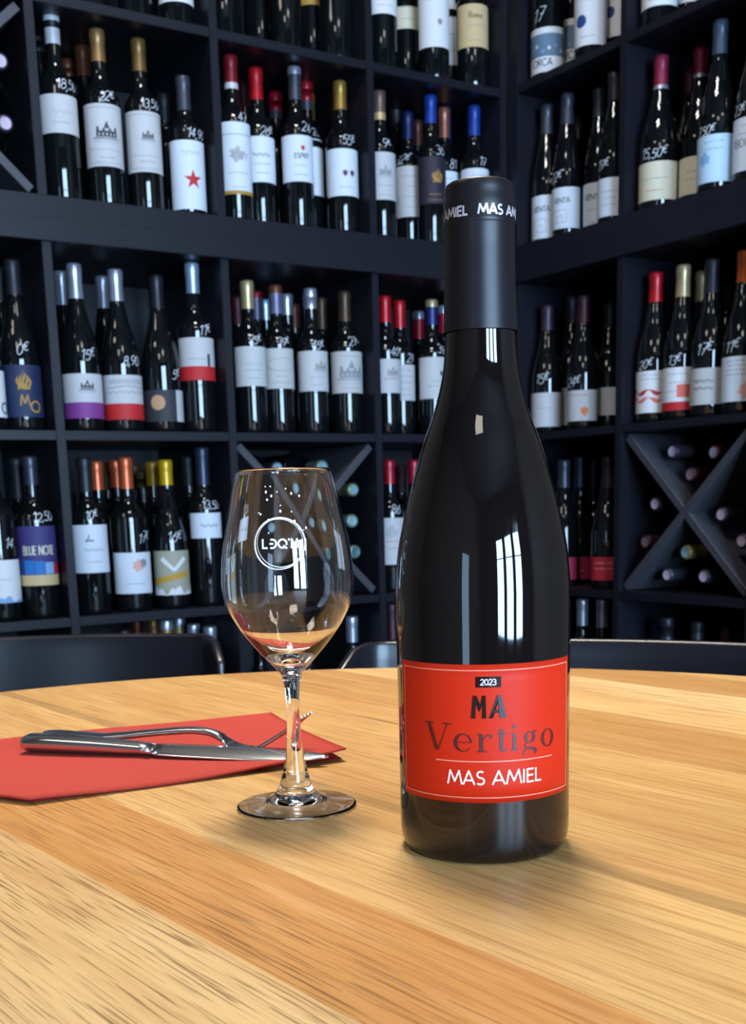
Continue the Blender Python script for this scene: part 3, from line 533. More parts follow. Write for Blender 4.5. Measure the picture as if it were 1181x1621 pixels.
('L', 2, 0.4284, 0.06, 0.3158, 0.0364, 'b', 0.2502, 'bronze3', (0.0917, 0.1825, 'ivory2', [('lines', 0.85, 0.92, 1), ('castle', 0.1, 0.5, 0.55, 'grey'), ('lines', 0.08, 0.14, 1)]), ('27€', 0.2056, 0.0208, 0.0204), 'bronze capped bottle with a large grey mansion on its label, marked 27', 'k'),
('L', 2, 0.3181, 0.06, 0.3135, 0.034, 'b', 0.2549, 'red', (0.0948, 0.1708, 'ivory', [('castle', 0.2, 0.62, 0.28, 'grey'), ('lines_red', 0.38, 0.45, 1)]), ('40€', 0.1876, 0.0288, 0.0193), 'bright red capped bottle just right of the third upright', 'l'),
('L', 2, 0.2499, 0.1, 0.3143, 0.034, 'b', 0.2513, 'red', (0.0828, 0.1652, 'ivory', [('lines', 0.15, 0.85, 5)]), ('29', 0.181, 0.0236, 0.0198), 'bright red capped bottle half hidden, marked 29', 'l'),
('L', 2, 0.1452, 0.17, 0.3065, 0.034, 'b', 0.2408, [(0, 0.3, 'silver'), (0.3, 1, 'crimson')], None, None, 'silver and crimson capped bottle left of the blue and gold capsule', 'l'),
('L', 2, 0.1842, 0.06, 0.3141, 0.034, 'b', 0.2568, [(0, 0.3, 'champagne'), (0.3, 1, 'navy2')], (0.0854, 0.1807, 'ivory', [('crest', 0.35, 0.6, 0.12, 'ink'), ('lines', 0.3, 0.42, 2)]), ('39', 0.1993, 0.0214, 0.0213), 'bottle with a blue and gold capsule beside the neck of the large bottle', 'l'),
('L', 2, 0.0671, 0.17, 0.3249, 0.034, 'b', 0.2584, [(0, 0.3, 'silver'), (0.3, 1, 'crimson')], None, None, 'silver and crimson capped bottle right of the blue and gold capsule', 'l'),
('R', 2, 0.076, 0.06, 0.2973, 0.038, 'g', 0.2393, 'dusk', (0.0142, 0.0937, 'ivory', [('lines', 0.5, 0.6, 1)]), ('15€', 0.1258, -0.012, 0.0215), 'bottle with a slim dusky capsule nearest the large bottle, marked 15 euro', 'm'),
('R', 2, 0.0752, 0.14, 0.3239, 0.0372, 'g', 0.2618, 'dusk', (0.0199, 0.1071, 'ivory2', [('lines', 0.45, 0.55, 1)]), None, 'bottle with a dusky capsule between the ones marked 15 and 24', 'm'),
('R', 2, 0.2015, 0.06, 0.3007, 0.0372, 'g', 0.2395, 'duskred', (0.0192, 0.0884, 'ivory', [('lines_red', 0.8, 0.88, 1), ('crest', 0.3, 0.3, 0.18, 'orange')]), ('24€', 0.1081, -0.0222, 0.0207), 'bottle with a small orange emblem on its label, marked 24 euro', 'm'),
('R', 2, 0.2059, 0.14, 0.2915, 0.038, 'g', 0.2321, 'dark', (0.0331, 0.096, 'ivory', [('patch', -0.4, 0.0, 1, 'charcoal')]), None, 'dim bottle in the dark beside the upright of the right hand shelves', 'm'),
('R', 2, 0.425, 0.06, 0.3133, 0.038, 'g', 0.2519, 'red', (0.0206, 0.1081, 'white', [('lines', 0.8, 0.9, 2), ('wave', 0.5, 'red'), ('wave', 0.32, 'coral')]), ('20€', 0.1226, -0.0178, 0.0195), 'bottle with red waves on a white label and a bright red capsule', 'n'),
('R', 2, 0.5019, 0.06, 0.3151, 0.038, 'g', 0.2505, 'champagne', (0.0198, 0.1072, 'white', [('lines', 0.45, 0.85, 3), ('patchc', 0.35, 0.45, 0.6, 0.3, 'coral'), ('band', 0, 0.2, 'red')]), ('13€', 0.1225, -0.0136, 0.0202), 'champagne capped bottle with a red and coral label, marked 13 euro', 'n'),
('R', 2, 0.4724, 0.15, 0.3145, 0.038, 'g', 0.2522, 'champagne', None, None, 'champagne capped bottle standing back between the ones marked 13 and 17', 'n'),
('R', 2, 0.5791, 0.06, 0.313, 0.038, 'g', 0.2467, 'dark', (0.0254, 0.0977, 'ivory2', [('script', -0.05, 0.65, 0.14, 'ink'), ('script', -0.05, 0.45, 0.14, 'ink')]), ('17€', 0.1348, -0.0113, 0.0223), 'dark capped bottle with two scrawled lines on its label, marked 17 euro', 'n'),
('R', 2, 0.4755, 0.23, 0.2941, 0.038, 'g', 0.2345, 'darkred', None, None, 'dim dark red capped bottle far back left of the orange capsule', 'n'),
('R', 2, 0.6614, 0.06, 0.3147, 0.038, 'g', 0.2539, 'orange', (0.0246, 0.1116, 'bluewhite', [('lines', 0.6, 0.9, 4), ('blot', 0.4, 0.25, 0.3, 'blush')]), ('11€', 0.132, -0.0187, 0.0229), 'orange capped bottle at the right edge of the picture, marked 11 euro', 'n'),
('L', 3, 1.2544, 0.06, 0.3405, 0.0376, 'b', 0.2744, 'dark', (0.0363, 0.1201, 'white', [('lines', 0.5, 0.6, 1), ('hills', 0, 0.2, 'sky')]), ('14', 0.153, 0.0211, 0.0201), 'bottle at the left edge with blue hills along its white label', 'o'),
('L', 3, 1.1779, 0.15, 0.3205, 0.0342, 'b', 0.2381, 'dark', None, None, 'dark bottle behind the blue and purple striped label', 'o'),
('L', 3, 1.1773, 0.06, 0.32, 0.0383, 'b', 0.2636, 'pewter2', (0.0664, 0.1833, 'purpleblue', [('blocks',), ('word', 'BLUE NOTE', 0.0, 0.52, 0.15, 'cream'), ('band', 0, 0.18, 'sand')]), ('12,50', 0.2017, 0.0179, 0.0192), 'bottle with a purple and bright blue blocked label left of the first upright', 'o'),
('L', 3, 1.066, 0.06, 0.3174, 0.0366, 'b', 0.2482, 'dark', (0.0856, 0.1823, 'bluewhite', [('figure', -0.1, 0.72, 0.16, 'ink'), ('script', 0.1, 0.48, 0.1, 'grey'), ('lines', 0.2, 0.26, 1)]), ('10€', 0.2025, 0.0083, 0.017), 'dark capped bottle with a small pencil figure on its white label', 'p'),
('L', 3, 1.0076, 0.15, 0.3137, 0.034, 'b', 0.2532, 'salmon', None, None, 'orange capped bottle standing back right of the dark capsule', 'p'),
('L', 3, 0.9438, 0.26, 0.3141, 0.034, 'b', 0.2548, 'ochre2', None, None, 'dim yellow capped bottle far back between two orange capsules', 'p'),
('L', 3, 0.9495, 0.19, 0.3179, 0.034, 'b', 0.2586, 'salmon', None, None, 'orange capped bottle directly behind the front orange capped one', 'p'),
('L', 3, 0.9775, 0.06, 0.3173, 0.039, 'b', 0.2531, 'salmon', (0.0378, 0.1227, 'bluewhite', [('blot', 0.15, 0.68, 0.22, 'blush'), ('disc', 0.38, 0.74, 0.1, 'grey'), ('lines', 0.2, 0.28, 1)]), ('17€', 0.1525, 0.0323, 0.0213), 'orange capped bottle at the front, its label with a pink and grey emblem', 'p'),
('L', 3, 0.8658, 0.29, 0.3123, 0.034, 'b', 0.2599, 'ochre2', None, None, 'dim yellow capped bottle right behind the front orange capsule', 'p'),
('L', 3, 0.875, 0.22, 0.297, 0.034, 'b', 0.2583, 'ochre2', None, None, 'dim yellow capped bottle second back from the bright yellow capsule', 'p'),
('L', 3, 0.8809, 0.15, 0.3119, 0.034, 'b', 0.2606, 'ochre', None, None, 'yellow capped bottle directly behind the bright yellow one', 'p'),
('L', 3, 0.8884, 0.06, 0.312, 0.038, 'g', 0.2596, 'yellow', (0.0294, 0.1227, 'stone', [('vee', 0, 0.7, 0.5, 'white'), ('slant', 0.4, 'mustard'), ('hills', 0, 0.25, 'white')]), ('16€', 0.1505, 0.0121, 0.0218), 'bright yellow capped bottle with a stone grey and mustard label', 'p'),
('L', 3, 0.7995, 0.14, 0.3235, 0.034, 'b', 0.2592, 'dark', None, None, 'dark bottle standing back beside the tall one with a small square label', 'p'),
('L', 3, 0.8026, 0.06, 0.3382, 0.034, 'b', 0.2585, 'bluesteel', (0.1458, 0.1994, 'bluewhite', [('script', 0.1, 0.5, 0.2, 'ink')]), ('13,50', 0.2167, 0.0148, 0.018), 'tall steel blue capped bottle with a small white label beside the second upright', 'p'),
('L', 3, 0.3163, 0.06, 0.3105, 0.034, 'b', 0.2547, 'crimson', (0.065, 0.175, 'ivory', [('blot', -0.1, 0.7, 0.3, 'paleink'), ('lines_red', 0.35, 0.5, 2)]), ('86', 0.1956, 0.0132, 0.0213), 'crimson capped bottle with a white label between glass and large bottle', 'q'),
('L', 3, 0.2083, 0.17, 0.3028, 0.034, 'b', 0.2346, 'duskred', None, None, 'dim dusky red capped bottle behind the crimson capped one', 'q'),
('L', 3, 0.2375, 0.07, 0.3107, 0.034, 'b', 0.2539, 'crimson', (0.0608, 0.1728, 'ivory', [('lines', 0.15, 0.85, 5)]), None, 'crimson capped bottle mostly hidden behind the shoulder of the large bottle', 'q'),
('R', 3, 0.1382, 0.0598, 0.3007, 0.0362, 'g', 0.2351, 'pewter2', (0.0156, 0.0688, 'magenta', [('lines_pale', 0.3, 0.5, 1)]), None, 'grey capped bottle nearest the large bottle with the edge of a magenta label', 'r'),
('R', 3, 0.118, 0.1302, 0.3105, 0.0358, 'g', 0.2345, 'dusk2', (0.0124, 0.0666, 'magenta', [('lines_pale', 0.3, 0.5, 1)]), None, 'dusky blue capped bottle with a magenta label, second from the large bottle', 'r'),
('R', 3, 0.0935, 0.2, 0.3039, 0.037, 'g', 0.2341, 'dark', None, None, 'dark bottle standing back between the two magenta labels', 'r'),
('R', 3, 0.2883, 0.06, 0.3025, 0.038, 'g', 0.2312, 'dark', (0.02, 0.0737, 'crimson', [('lines_pale', 0.5, 0.75, 2)]), None, 'bottle with a red and pink label against the upright of the right hand shelves', 'r'),
('L', 4, 0.99, 0.1, 0.3198, 0.0374, 'b', 0.2648, 'dark', None, None, 'dark capped bottle on the bottom visible shelf, leftmost of its row', 's'),
('L', 4, 0.8965, 0.26, 0.3225, 0.039, 'b', 0.2675, 'rust', None, None, 'rust capped bottle on the bottom visible shelf behind the chair back', 's'),
('L', 4, 0.8875, 0.18, 0.33, 0.039, 'b', 0.275, 'bronze', None, None, 'bronze capped bottle on the bottom visible shelf behind the chair back', 's'),
('L', 4, 0.895, 0.09, 0.3351, 0.038, 'b', 0.2801, [(0, 0.4, 'silver'), (0.4, 1, 'bronze')], None, None, 'silver and bronze capped bottle on the bottom visible shelf behind the chair back', 's'),
('L', 4, 0.804, 0.23, 0.3246, 0.039, 'b', 0.2696, [(0, 0.4, 'silver'), (0.4, 1, 'champagne')], None, None, 'silver and champagne capped bottle on the bottom visible shelf', 's'),
('L', 4, 0.804, 0.15, 0.3147, 0.039, 'b', 0.2597, 'silver', None, None, 'silver capped bottle above the end of the left chair back', 's'),
('L', 4, 0.8008, 0.07, 0.3143, 0.0358, 'b', 0.2593, 'silver', None, None, 'silver capped bottle beside the second upright on the bottom visible shelf', 's'),
('L', 4, 0.6741, 0.08, 0.2903, 0.0353, 'b', 0.2467, 'dark', None, None, 'dark bottle seen below the bowl of the wine glass, left side', 't'),
('L', 4, 0.5439, 0.08, 0.2797, 0.0362, 'b', 0.235, 'dark', None, None, 'dark bottle seen below the bowl of the wine glass, right side', 't'),
('L', 4, 0.428, 0.07, 0.309, 0.034, 'b', 0.2469, 'silver', None, None, 'silver capped bottle on the bottom visible shelf just right of the wine glass', 't'),
('L', 4, 0.319, 0.06, 0.3324, 0.0343, 'b', 0.2446, 'duskred', None, None, 'dusky red capped bottle on the bottom visible shelf left of the large bottle', 'u'),
('R', 4, 0.196, 0.0701, 0.3327, 0.0374, 'b', 0.2667, 'silver', None, None, 'silver capped bottle low on the right, nearer the large bottle', 'v'),
('R', 4, 0.2685, 0.0667, 0.3365, 0.034, 'b', 0.2674, 'silver', None, None, 'silver capped bottle low on the right beside the upright', 'v'),
('R', 4, 0.3327, 0.0932, 0.2987, 0.0343, 'b', 0.2324, 'dark', None, None, 'dark capped bottle low on the right, first right of the upright', 'w'),
('R', 4, 0.4792, 0.06, 0.3055, 0.034, 'b', 0.2505, [(0, 0.8, 'dark'), (0.8, 1, 'pewter')], None, None, 'dark capped bottle with a pewter band low on the right', 'w'),
('R', 4, 0.5491, 0.0799, 0.3003, 0.0328, 'b', 0.235, [(0, 0.4, 'dark'), (0.4, 0.6, 'pewter'), (0.6, 1, 'dark')], None, None, 'dark capped bottle with a thin bright ring low on the right', 'w'),
('R', 4, 0.6128, 0.1001, 0.2935, 0.0328, 'b', 0.2389, 'duskred', None, None, 'dusky capped bottle at the right end of the low shelf', 'w')
]
GROUPS = {'a': 'bottles on the top left shelf', 'b': 'bottles in the top bay beside the corner', 'c': 'bottles on the top right shelf', 'd': 'bottles in the left bay of the second shelf', 'e': 'bottles in the middle bay of the second shelf', 'f': 'bottles in the second shelf bay beside the corner', 'g': 'bottles right of the corner post on the second shelf', 'h': 'bottles at the right end of the second shelf', 'i': 'bottles at the left edge of the third shelf', 'j': 'bottles in the left bay of the third shelf', 'k': 'bottles in the middle bay of the third shelf', 'l': 'bottles on the third shelf behind the large bottle neck', 'm': 'bottles right of the large bottle on the third shelf', 'n': 'bottles at the right end of the third shelf', 'o': 'bottles at the left edge of the fourth shelf', 'p': 'bottles in the left bay of the fourth shelf', 'q': 'bottles on the fourth shelf behind the large bottle', 'r': 'bottles with magenta labels on the fourth shelf', 's': 'bottles on the bottom visible shelf behind the left chair', 't': 'bottles on the bottom visible shelf behind the glass', 'u': 'bottles on the bottom visible shelf behind the large bottle', 'v': 'silver capped bottles low on the right', 'w': 'dark bottles low on the right'}
SHZ = {0: .940, 1: .588, 2: .157, 3: -.209, 4: -.571}
for b in BOTTLES:
    make_bottle(*b[:11], b[11], GROUPS[b[12]], SHZ[b[1]])

# lying bottles in the cross racks
LYING = [
('L', 1.1745, 0.8246, 'lilacwhite', 'lying bottle in the left cross rack, upper one of the two visible ends', 'x1'),
('L', 1.1745, 0.7179, 'lilacwhite', 'lying bottle in the left cross rack, lower one of the two visible ends', 'x1'),
('L', 0.509, 0.0858, 'teal', 'lying bottle with a teal end just above the glass rim', 'x2'),
('L', 0.6262, 0.0841, 'sage', 'lying bottle with a sage end above the middle of the glass rim', 'x2'),
('L', 0.4275, 0.0335, 'goldteal', 'lying bottle with a gold rimmed end right of the glass, topmost of three', 'x2'),
('L', 0.4321, -0.0382, 'teal', 'lying bottle end touching the right side of the glass', 'x2'),
('L', 0.4275, -0.1098, 'tealdark', 'lying bottle with a dark teal end right of the glass, lowest of three', 'x2'),
('L', 0.5628, 0.0379, 'sage', 'lying bottle end seen through the upper part of the glass', 'x2'),
('L', 0.504, -0.035, 'sage', 'lying bottle end seen through the right half of the glass', 'x2'),
('L', 0.6634, -0.0454, 'sage', 'lying bottle end seen through the etched logo of the glass', 'x2'),
('R', 0.4962, 0.0935, 'mauve', 'lying bottle with a mauve end high in the right cross rack', 'x3'),
('R', 0.61, 0.086, 'redwhite', 'lying bottle with a red rimmed end high in the right cross rack', 'x3'),
('R', 0.5477, 0.0432, 'mauve2', 'lying bottle end just above the crossing of the right cross rack', 'x3'),
('R', 0.449, -0.0167, 'mauve', 'lying bottle end left of the crossing of the right cross rack', 'x3'),
('R', 0.6341, -0.0409, 'mauve', 'lying bottle end right of the crossing of the right cross rack', 'x3'),
('R', 0.4225, -0.0997, 'mauve2', 'lying bottle end close to the upright in the right cross rack', 'x3'),
('R', 0.6891, -0.0946, 'mauve', 'lying bottle end by the lower right edge of the right cross rack', 'x3'),
('R', 0.5405, -0.1203, 'beigeteal', 'lying bottle with a beige capsule and teal end below the crossing', 'x3'),
('R', 0.4889, -0.1705, 'silverend', 'lying bottle with a silver end at the bottom left of the lowest rack quarter', 'x3'),
('R', 0.5921, -0.1705, 'silverend', 'lying bottle with a silver end at the bottom right of the lowest rack quarter', 'x3')
]
LGROUPS = {'x1': 'bottles lying in the left cross rack', 'x2': 'bottles lying in the cross rack behind the glass', 'x3': 'bottles lying in the right cross rack'}
ENDS = dict(lilacwhite='endwhite', teal='endteal', tealdark='tealdark', sage='endteal', goldteal='endteal', mauve='endwhite', mauve2='mauve', redwhite='endwhite', beigeteal='endteal', silverend='endwhite')
LSIDE = dict(beigeteal='beigeteal', silverend='pewter', goldteal='goldteal', redwhite='darkred', lilacwhite='pewter2', mauve='dusk', mauve2='duskred', teal='sage', sage='pewter2', tealdark='sage')  # capsule sides mostly darkened: shade inside the racks put into the colour
for w, u, z, cap, desc, g in LYING:
    t = thing('wine_bottle', desc, 'bottle', P(w, u, .345, z), 0, LGROUPS[g])
    # stand the bottle axis along the way out of the rack
    out = -BACK[w]; t.rotation_mode = 'QUATERNION'; t.rotation_quaternion = out.to_track_quat('Z', 'Y')
    prof = bottle_profile('b', .300, .0353)
    from_bm('bottle_glass', lathe(prof, 28), GLASS_DARK, t, True)
    bm = lathe([(.0146, .245), (.0144, .27), (.0146, .279), (.0155, .283), (.0155, .296), (.0145, .3002), (.0108, .3006)], 24)
    lathe([(.0108, .3006), (.0098, .3002), (0, .3002)], 24, mi=1, bm=bm)
    from_bm('capsule', bm, [capmat(LSIDE.get(cap, 'black')), capmat(ENDS[cap])], t, True)

# ------------------------------------------------------------------ oak table
def oak_material():
    mt = bpy.data.materials.new('oiled_oak_planks'); mt.use_nodes = True; nt = mt.node_tree; N = nt.nodes; Lk = nt.links; b = N['Principled BSDF']
    tc = N.new('ShaderNodeTexCoord')
    mp = N.new('ShaderNodeMapping'); mp.vector_type = 'POINT'; mp.inputs['Rotation'].default_value = (0, 0, math.radians(52.3))
    Lk.new(tc.outputs['Object'], mp.inputs['Vector'])      # x now runs along the planks, y across them
    sx = N.new('ShaderNodeSeparateXYZ'); Lk.new(mp.outputs['Vector'], sx.inputs[0])
    def math_(op, a, bb=None, c=None):
        n = N.new('ShaderNodeMath'); n.operation = op
        for i, q in enumerate((a, bb, c)):
            if q is None: continue
            if isinstance(q, (int, float)): n.inputs[i].default_value = q
            else: Lk.new(q, n.inputs[i])
        return n.outputs[0]
    def noise(scx, scy, det=3, rough=.5, seed=0, dist=0):
        m = N.new('ShaderNodeMapping'); m.inputs['Scale'].default_value = (scx, scy, 1); m.inputs['Location'].default_value = (seed, seed*1.7, seed)
        Lk.new(mp.outputs['Vector'], m.inputs['Vector'])
        n = N.new('ShaderNodeTexNoise'); n.inputs['Scale'].default_value = 1; n.inputs['Detail'].default_value = det; n.inputs['Roughness'].default_value = rough; n.inputs['Distortion'].default_value = dist
        Lk.new(m.outputs[0], n.inputs['Vector']); return n.outputs['Fac']
    def mixc(fac, A, B, mode='MIX'):
        n = N.new('ShaderNodeMix'); n.data_type = 'RGBA'; n.blend_type = mode
        for k, q in (('Factor', fac), ('A', A), ('B', B)):
            if isinstance(q, (int, float)): n.inputs[k].default_value = q
            elif isinstance(q, tuple): n.inputs[k].default_value = q
            else: Lk.new(q, n.inputs[k])
        return n.outputs['Result']
    def step(x, a, c):
        n = N.new('ShaderNodeMapRange'); n.inputs['From Min'].default_value = a; n.inputs['From Max'].default_value = c; Lk.new(x, n.inputs['Value']); return n.outputs['Result']
    wob = noise(9, 9, 2, .5, 3)
    s = math_('ADD', sx.outputs['Y'], math_('MULTIPLY', math_('SUBTRACT', wob, .5), .004))
    # plank widths: position across -> ramp
    edges = PLANKS
    span0, span1 = edges[0][0], edges[-1][0]+.07
    ramp = N.new('ShaderNodeValToRGB'); ramp.color_ramp.interpolation = 'CONSTANT'; cr = ramp.color_ramp
    Lk.new(step(s, span0, span1), ramp.inputs[0])
    els = [((e-span0)/(span1-span0), c) for e, c in edges]
    cr.elements[0].position = 0; cr.elements[0].color = lin(els[0][1])
    cr.elements[1].position = els[1][0]; cr.elements[1].color = lin(els[1][1])
    for p, c in els[2:]:
        e = cr.elements.new(p); e.color = lin(c)
    col = ramp.outputs[0]
    # broad tonal figure along the grain
    col = mixc(math_('MULTIPLY', step(noise(3.5, 26, 3, .55, 5, .6),   .42, .72), .46), col, lin('B07A40'))
    col = mixc(math_('MULTIPLY', step(noise(5, 60, 4, .6, 11, .3), .5, .75), .30), col, lin('E2BE86'))
    # fine grain lines
    g1 = noise(14, 420, 3, .6, 20, .1)
    col = mixc(math_('MULTIPLY', step(g1, .46, .68), math_('SUBTRACT', .5, math_('MULTIPLY', step(s, .23, .19), .3))), col, lin('8E5A28'))
    # open pores: short dark dashes, plentiful on the front planks
    p1 = noise(22, 1000, 1, .4, 31); p2 = noise(7, 14, 2, .5, 40)
    zone = math_('ADD', .18, math_('MULTIPLY', step(s, .33, .12), .75))
    pores = math_('MULTIPLY', step(p1, .585, .64), math_('MULTIPLY', zone, step(p2, .2, .55)))
    col = mixc(pores, col, lin('5C3A16'))
    # a few cracks
    ck = math_('MULTIPLY', step(noise(5, 240, 1, .4, 57), .735, .76), step(noise(3, 9, 1, .4, 66), .5, .56))
    col = mixc(math_('MULTIPLY', ck, .8), col, lin('4A3018'))
    Lk.new(col, b.inputs['Base Color'])
    b.inputs['Roughness'].default_value = .42; b.inputs['Specular IOR Level'].default_value = .35
    bp = N.new('ShaderNodeBump'); bp.inputs['Strength'].default_value = .25; bp.inputs['Distance'].default_value = .0006; bp.invert = True
    Lk.new(math_('ADD', pores, math_('MULTIPLY', g1, .4)), bp.inputs['Height']); Lk.new(bp.outputs['Normal'], b.inputs['Normal'])
    return mt
# distance of each plank's near edge across the grain, and its colour
PLANKS = [(-.60, 'C69A62'), (-.50, 'D2AC74'), (-.42, 'C2935A'), (-.33, 'D0A870'), (-.24, 'C39860'), (-.15, 'D3B07C'), (-.06, 'C6A470'), (.04, 'D6B684'), (.135, 'D2B07C'), (.207, 'C08A4C'), (.274, 'D2AA6E'),
  (.352, 'D4AC6E'), (.380, 'AD8A56'), (.392, 'C99E62'), (.470, 'C99F62'), (.583, 'B98C52'), (.680, 'D6B076'), (.745, 'DCBC86'), (.812, 'B78B54'), (.885, 'CBA468'), (.96, 'C0945A')]
TCX, TCY, TR, TZ = -.0208, .5674, .611, .75
tab = thing('round_table', 'round light oak plank table in the foreground carrying the bottle, glass and napkin', 'table', (0, 0, 0))
bm = bmesh.new(); n = 160
prof = [(0, TZ), (TR*.5, TZ), (TR-.004, TZ), (TR-.001, TZ-.001), (TR, TZ-.004), (TR, TZ-.026), (TR-.004, TZ-.030), (0, TZ-.030)]
lathe(prof, n, bm=bm); bmesh.ops.translate(bm, verts=bm.verts, vec=(TCX, TCY, 0)); bmesh.ops.recalc_face_normals(bm, faces=bm.faces)
tt = from_bm('tabletop', bm, oak_material(), tab); tt.cycles.is_caustics_receiver = True
IRON = mat('black_iron', '18181A', .5, .6)
bm = lathe([(0, .012), (.24, .012), (.27, .006), (.27, 0), (0, 0)], 48); bmesh.ops.translate(bm, verts=bm.verts, vec=(TCX, TCY, 0)); from_bm('foot_plate', bm, IRON, tab, False)
bm = lathe([(.04, .0125), (.04, .70), (.16, .7195), (0, .7195)], 32); bmesh.ops.translate(bm, verts=bm.verts, vec=(TCX, TCY, 0)); from_bm('pedestal_column', bm, IRON, tab, False)

# ------------------------------------------------------------------ the red-labelled bottle
BX, BY = .05295, .54855
thb = math.atan2(-BX, BY) ; PH0 = math.radians(3.1)
hero = thing('wine_bottle', 'large dark wine bottle with red label and black capsule, in front on the table', 'bottle', (BX, BY, TZ), thb)
BP = [(.0363, .0003), (.0385, .0022), (.0400, .006), (.0405, .013), (.0405, .03), (.0405, .0574), (.0406, .0878), (.0407, .1146), (.0405, .1263), (.0391, .1409), (.0368, .1524), (.0344, .163), (.0318, .1723), (.0289, .1819), (.0258, .1912), (.0222, .2003), (.0194, .2097), (.0173, .2188), (.0162, .2278), (.0155, .2386), (.0151, .2573), (.0149, .2705), (.0148, .29), (.0146, .2955)]
hp = [(0, .012), (.020, .010), (.030, .004), (.0335, .0004)]+smoothprof(BP, 4)+[(0, .2955)]
hrf = radius_fn(hp[4:])
from_bm('bottle_glass', lathe(hp, 96), mat('hero_dark_glass', (.005, .0035, .0035, 1), .03, 0, .62), hero, True)
CAPM = mat('matt_charcoal_capsule', '19151A', .38, .2, .35, noise=.05, nscale=300)
cp = [(.0166, .2366), (.01655, .2385), (.0158, .2573), (.01555, .2705), (.0154, .2800), (.0156, .2808), (.0159, .2816), (.01565, .2824), (.0157, .2870), (.0156, .2905), (.0152, .2918), (.0152, .2945), (.0150, .2968), (.0146, .2979), (.0136, .2986), (.0124, .2987), (.0118, .2982), (.0, .2981)]
hc = from_bm('capsule', lathe(cp, 72), CAPM, hero, True)
bm = bmesh.new(); f = onround(radius_fn(cp[3:]), 0, .0001)
# lettering ring around the capsule, three times round
RC = .0157
for k in range(3):
    a0 = -.046-math.radians(0)+k*2*pi/3; hh = .0039
    fk = onround(lambda z: RC, a0, .00015)
    e = write(bm, 'MAS', 0, .2831, hh, .00085, fk, 0, sx=1.27)
    write(bm, 'AMIEL', e+.0018, .2831, hh, .00085, fk, 0, sx=1.27)
from_bm('capsule_lettering', bm, mat('silver_lettering', 'C9C2C8', .35, .4), hc)
# label
HA = math.radians(67.8); z0, z1 = .0302, .0927
bm = bmesh.new(); k = 8
lathe([(hrf(z0)+.00005, z0)]+[(hrf(z0+(z1-z0)*i/k)+.00025, z0+(z1-z0)*i/k) for i in range(k+1)]+[(hrf(z1)+.00005, z1)], 60, -HA+PH0, HA+PH0, bm=bm)
hl = from_bm('paper_label', bm, mat('red_label_paper', 'BE270F', .5, 0, .15, noise=.05, nscale=900, bump=.05), hero, True)
fr = onround(lambda z: .0406, PH0, .0004)
bm = bmesh.new(); XW = .0406*HA-.0026
for zz in (z0+.0024, z1-.0026): ribbon(bm, [(-XW, zz), (XW, zz)], .00038, fr, 0)
for xx in (-XW, XW): ribbon(bm, [(xx, z0+.0024), (xx, z1-.0026)], .00038, fr, 0)
ribbon(bm, [(-.607*.0406, .0492), (.82*.0406-.001, .0492)], .00045, fr, 0)
from_bm('printed_border', bm, mat('pale_coral_ink', 'F09078', .5), hl)
bm = bmesh.new()
def sans(s, x0, x1, z, h, w):
    wd_ = text_width(s)*h; write(bm, s, x0, z, h, w, fr, 0, sx=(x1-x0)/wd_)
sans('MAS', -.467*.0406, -.035*.0406, .0386, .0063, .0008); sans('AMIEL', .035*.0406, .63*.0406, .0386, .0063, .0008)
from_bm('winery_name', bm, mat('white_pink_ink', 'F6D8CE', .5), hl)
DKRED = mat('dark_maroon_ink', '450C0C', .5)
bm = bmesh.new(); R_ = .0406
VB, VH = .0538, .0122; xh = VH*.64; TK, HL = .0017, .00042
def ell(cx, cz, rx, rz, a0, a1, n=24, wf=None):
    pts = []; ws = []
    for i in range(n+1):
        a = math.radians(a0+(a1-a0)*i/n); pts.append((cx+rx*cos(a), cz+rz*sin(a))); ws.append(HL+(TK-HL)*abs(cos(a))**1.6 if wf is None else wf(a))
    ribbon(bm, pts, ws, fr, 0, maxlen=.0008)
# V
a, b = -.711*R_-PH0*0, -.398*R_; a -= .0; 
OFF = -.0022*0
def xx(phi): return (phi)*R_
def seg(p, q, w): ribbon(bm, [p, q], w, fr, 0, maxlen=.002)
vx0, vx1 = xx(-.745), xx(-.415)
seg((vx0+.002, VB+VH), ((vx0+vx1)/2-.0004, VB), TK); seg(((vx0+vx1)/2+.0002, VB), (vx1-.0018, VB+VH), HL)
seg((vx0-.0004, VB+VH), (vx0+.0045, VB+VH), HL*1.2); seg((vx1-.0042, VB+VH), (vx1+.0004, VB+VH), HL*1.2)
# e
ex0, ex1 = xx(-.365), xx(-.19); c = (ex0+ex1)/2; rx = (ex1-ex0)/2
ribbon(bm, [(c+rx*cos(math.radians(t)), VB+xh/2+xh/2*sin(math.radians(t))) for t in range(0, 325, 12)], [HL+(TK*.95-HL)*max(0, -cos(math.radians(t)))**1.3 + (.0005*max(0, cos(math.radians(t))) if t < 90 else 0) for t in range(0, 325, 12)], fr, 0, maxlen=.001)
seg((ex0+.0006, VB+xh*.52), (ex1, VB+xh*.52), HL)
# r
rx0 = xx(-.13); seg((rx0+.002, VB), (rx0+.002, VB+xh), TK); seg((rx0, VB), (rx0+.0045, VB), HL*1.2); seg((rx0+.0002, VB+xh), (rx0+.002, VB+xh), HL*1.2)
ribbon(bm, [(rx0+.0026, VB+xh*.62), (rx0+.0038, VB+xh*.86), (rx0+.0052, VB+xh*.97), (rx0+.0062, VB+xh*.92), (rx0+.0065, VB+xh*.78)], [HL, HL, HL*1.6, .0009, .0013], fr, 0, maxlen=.0008)
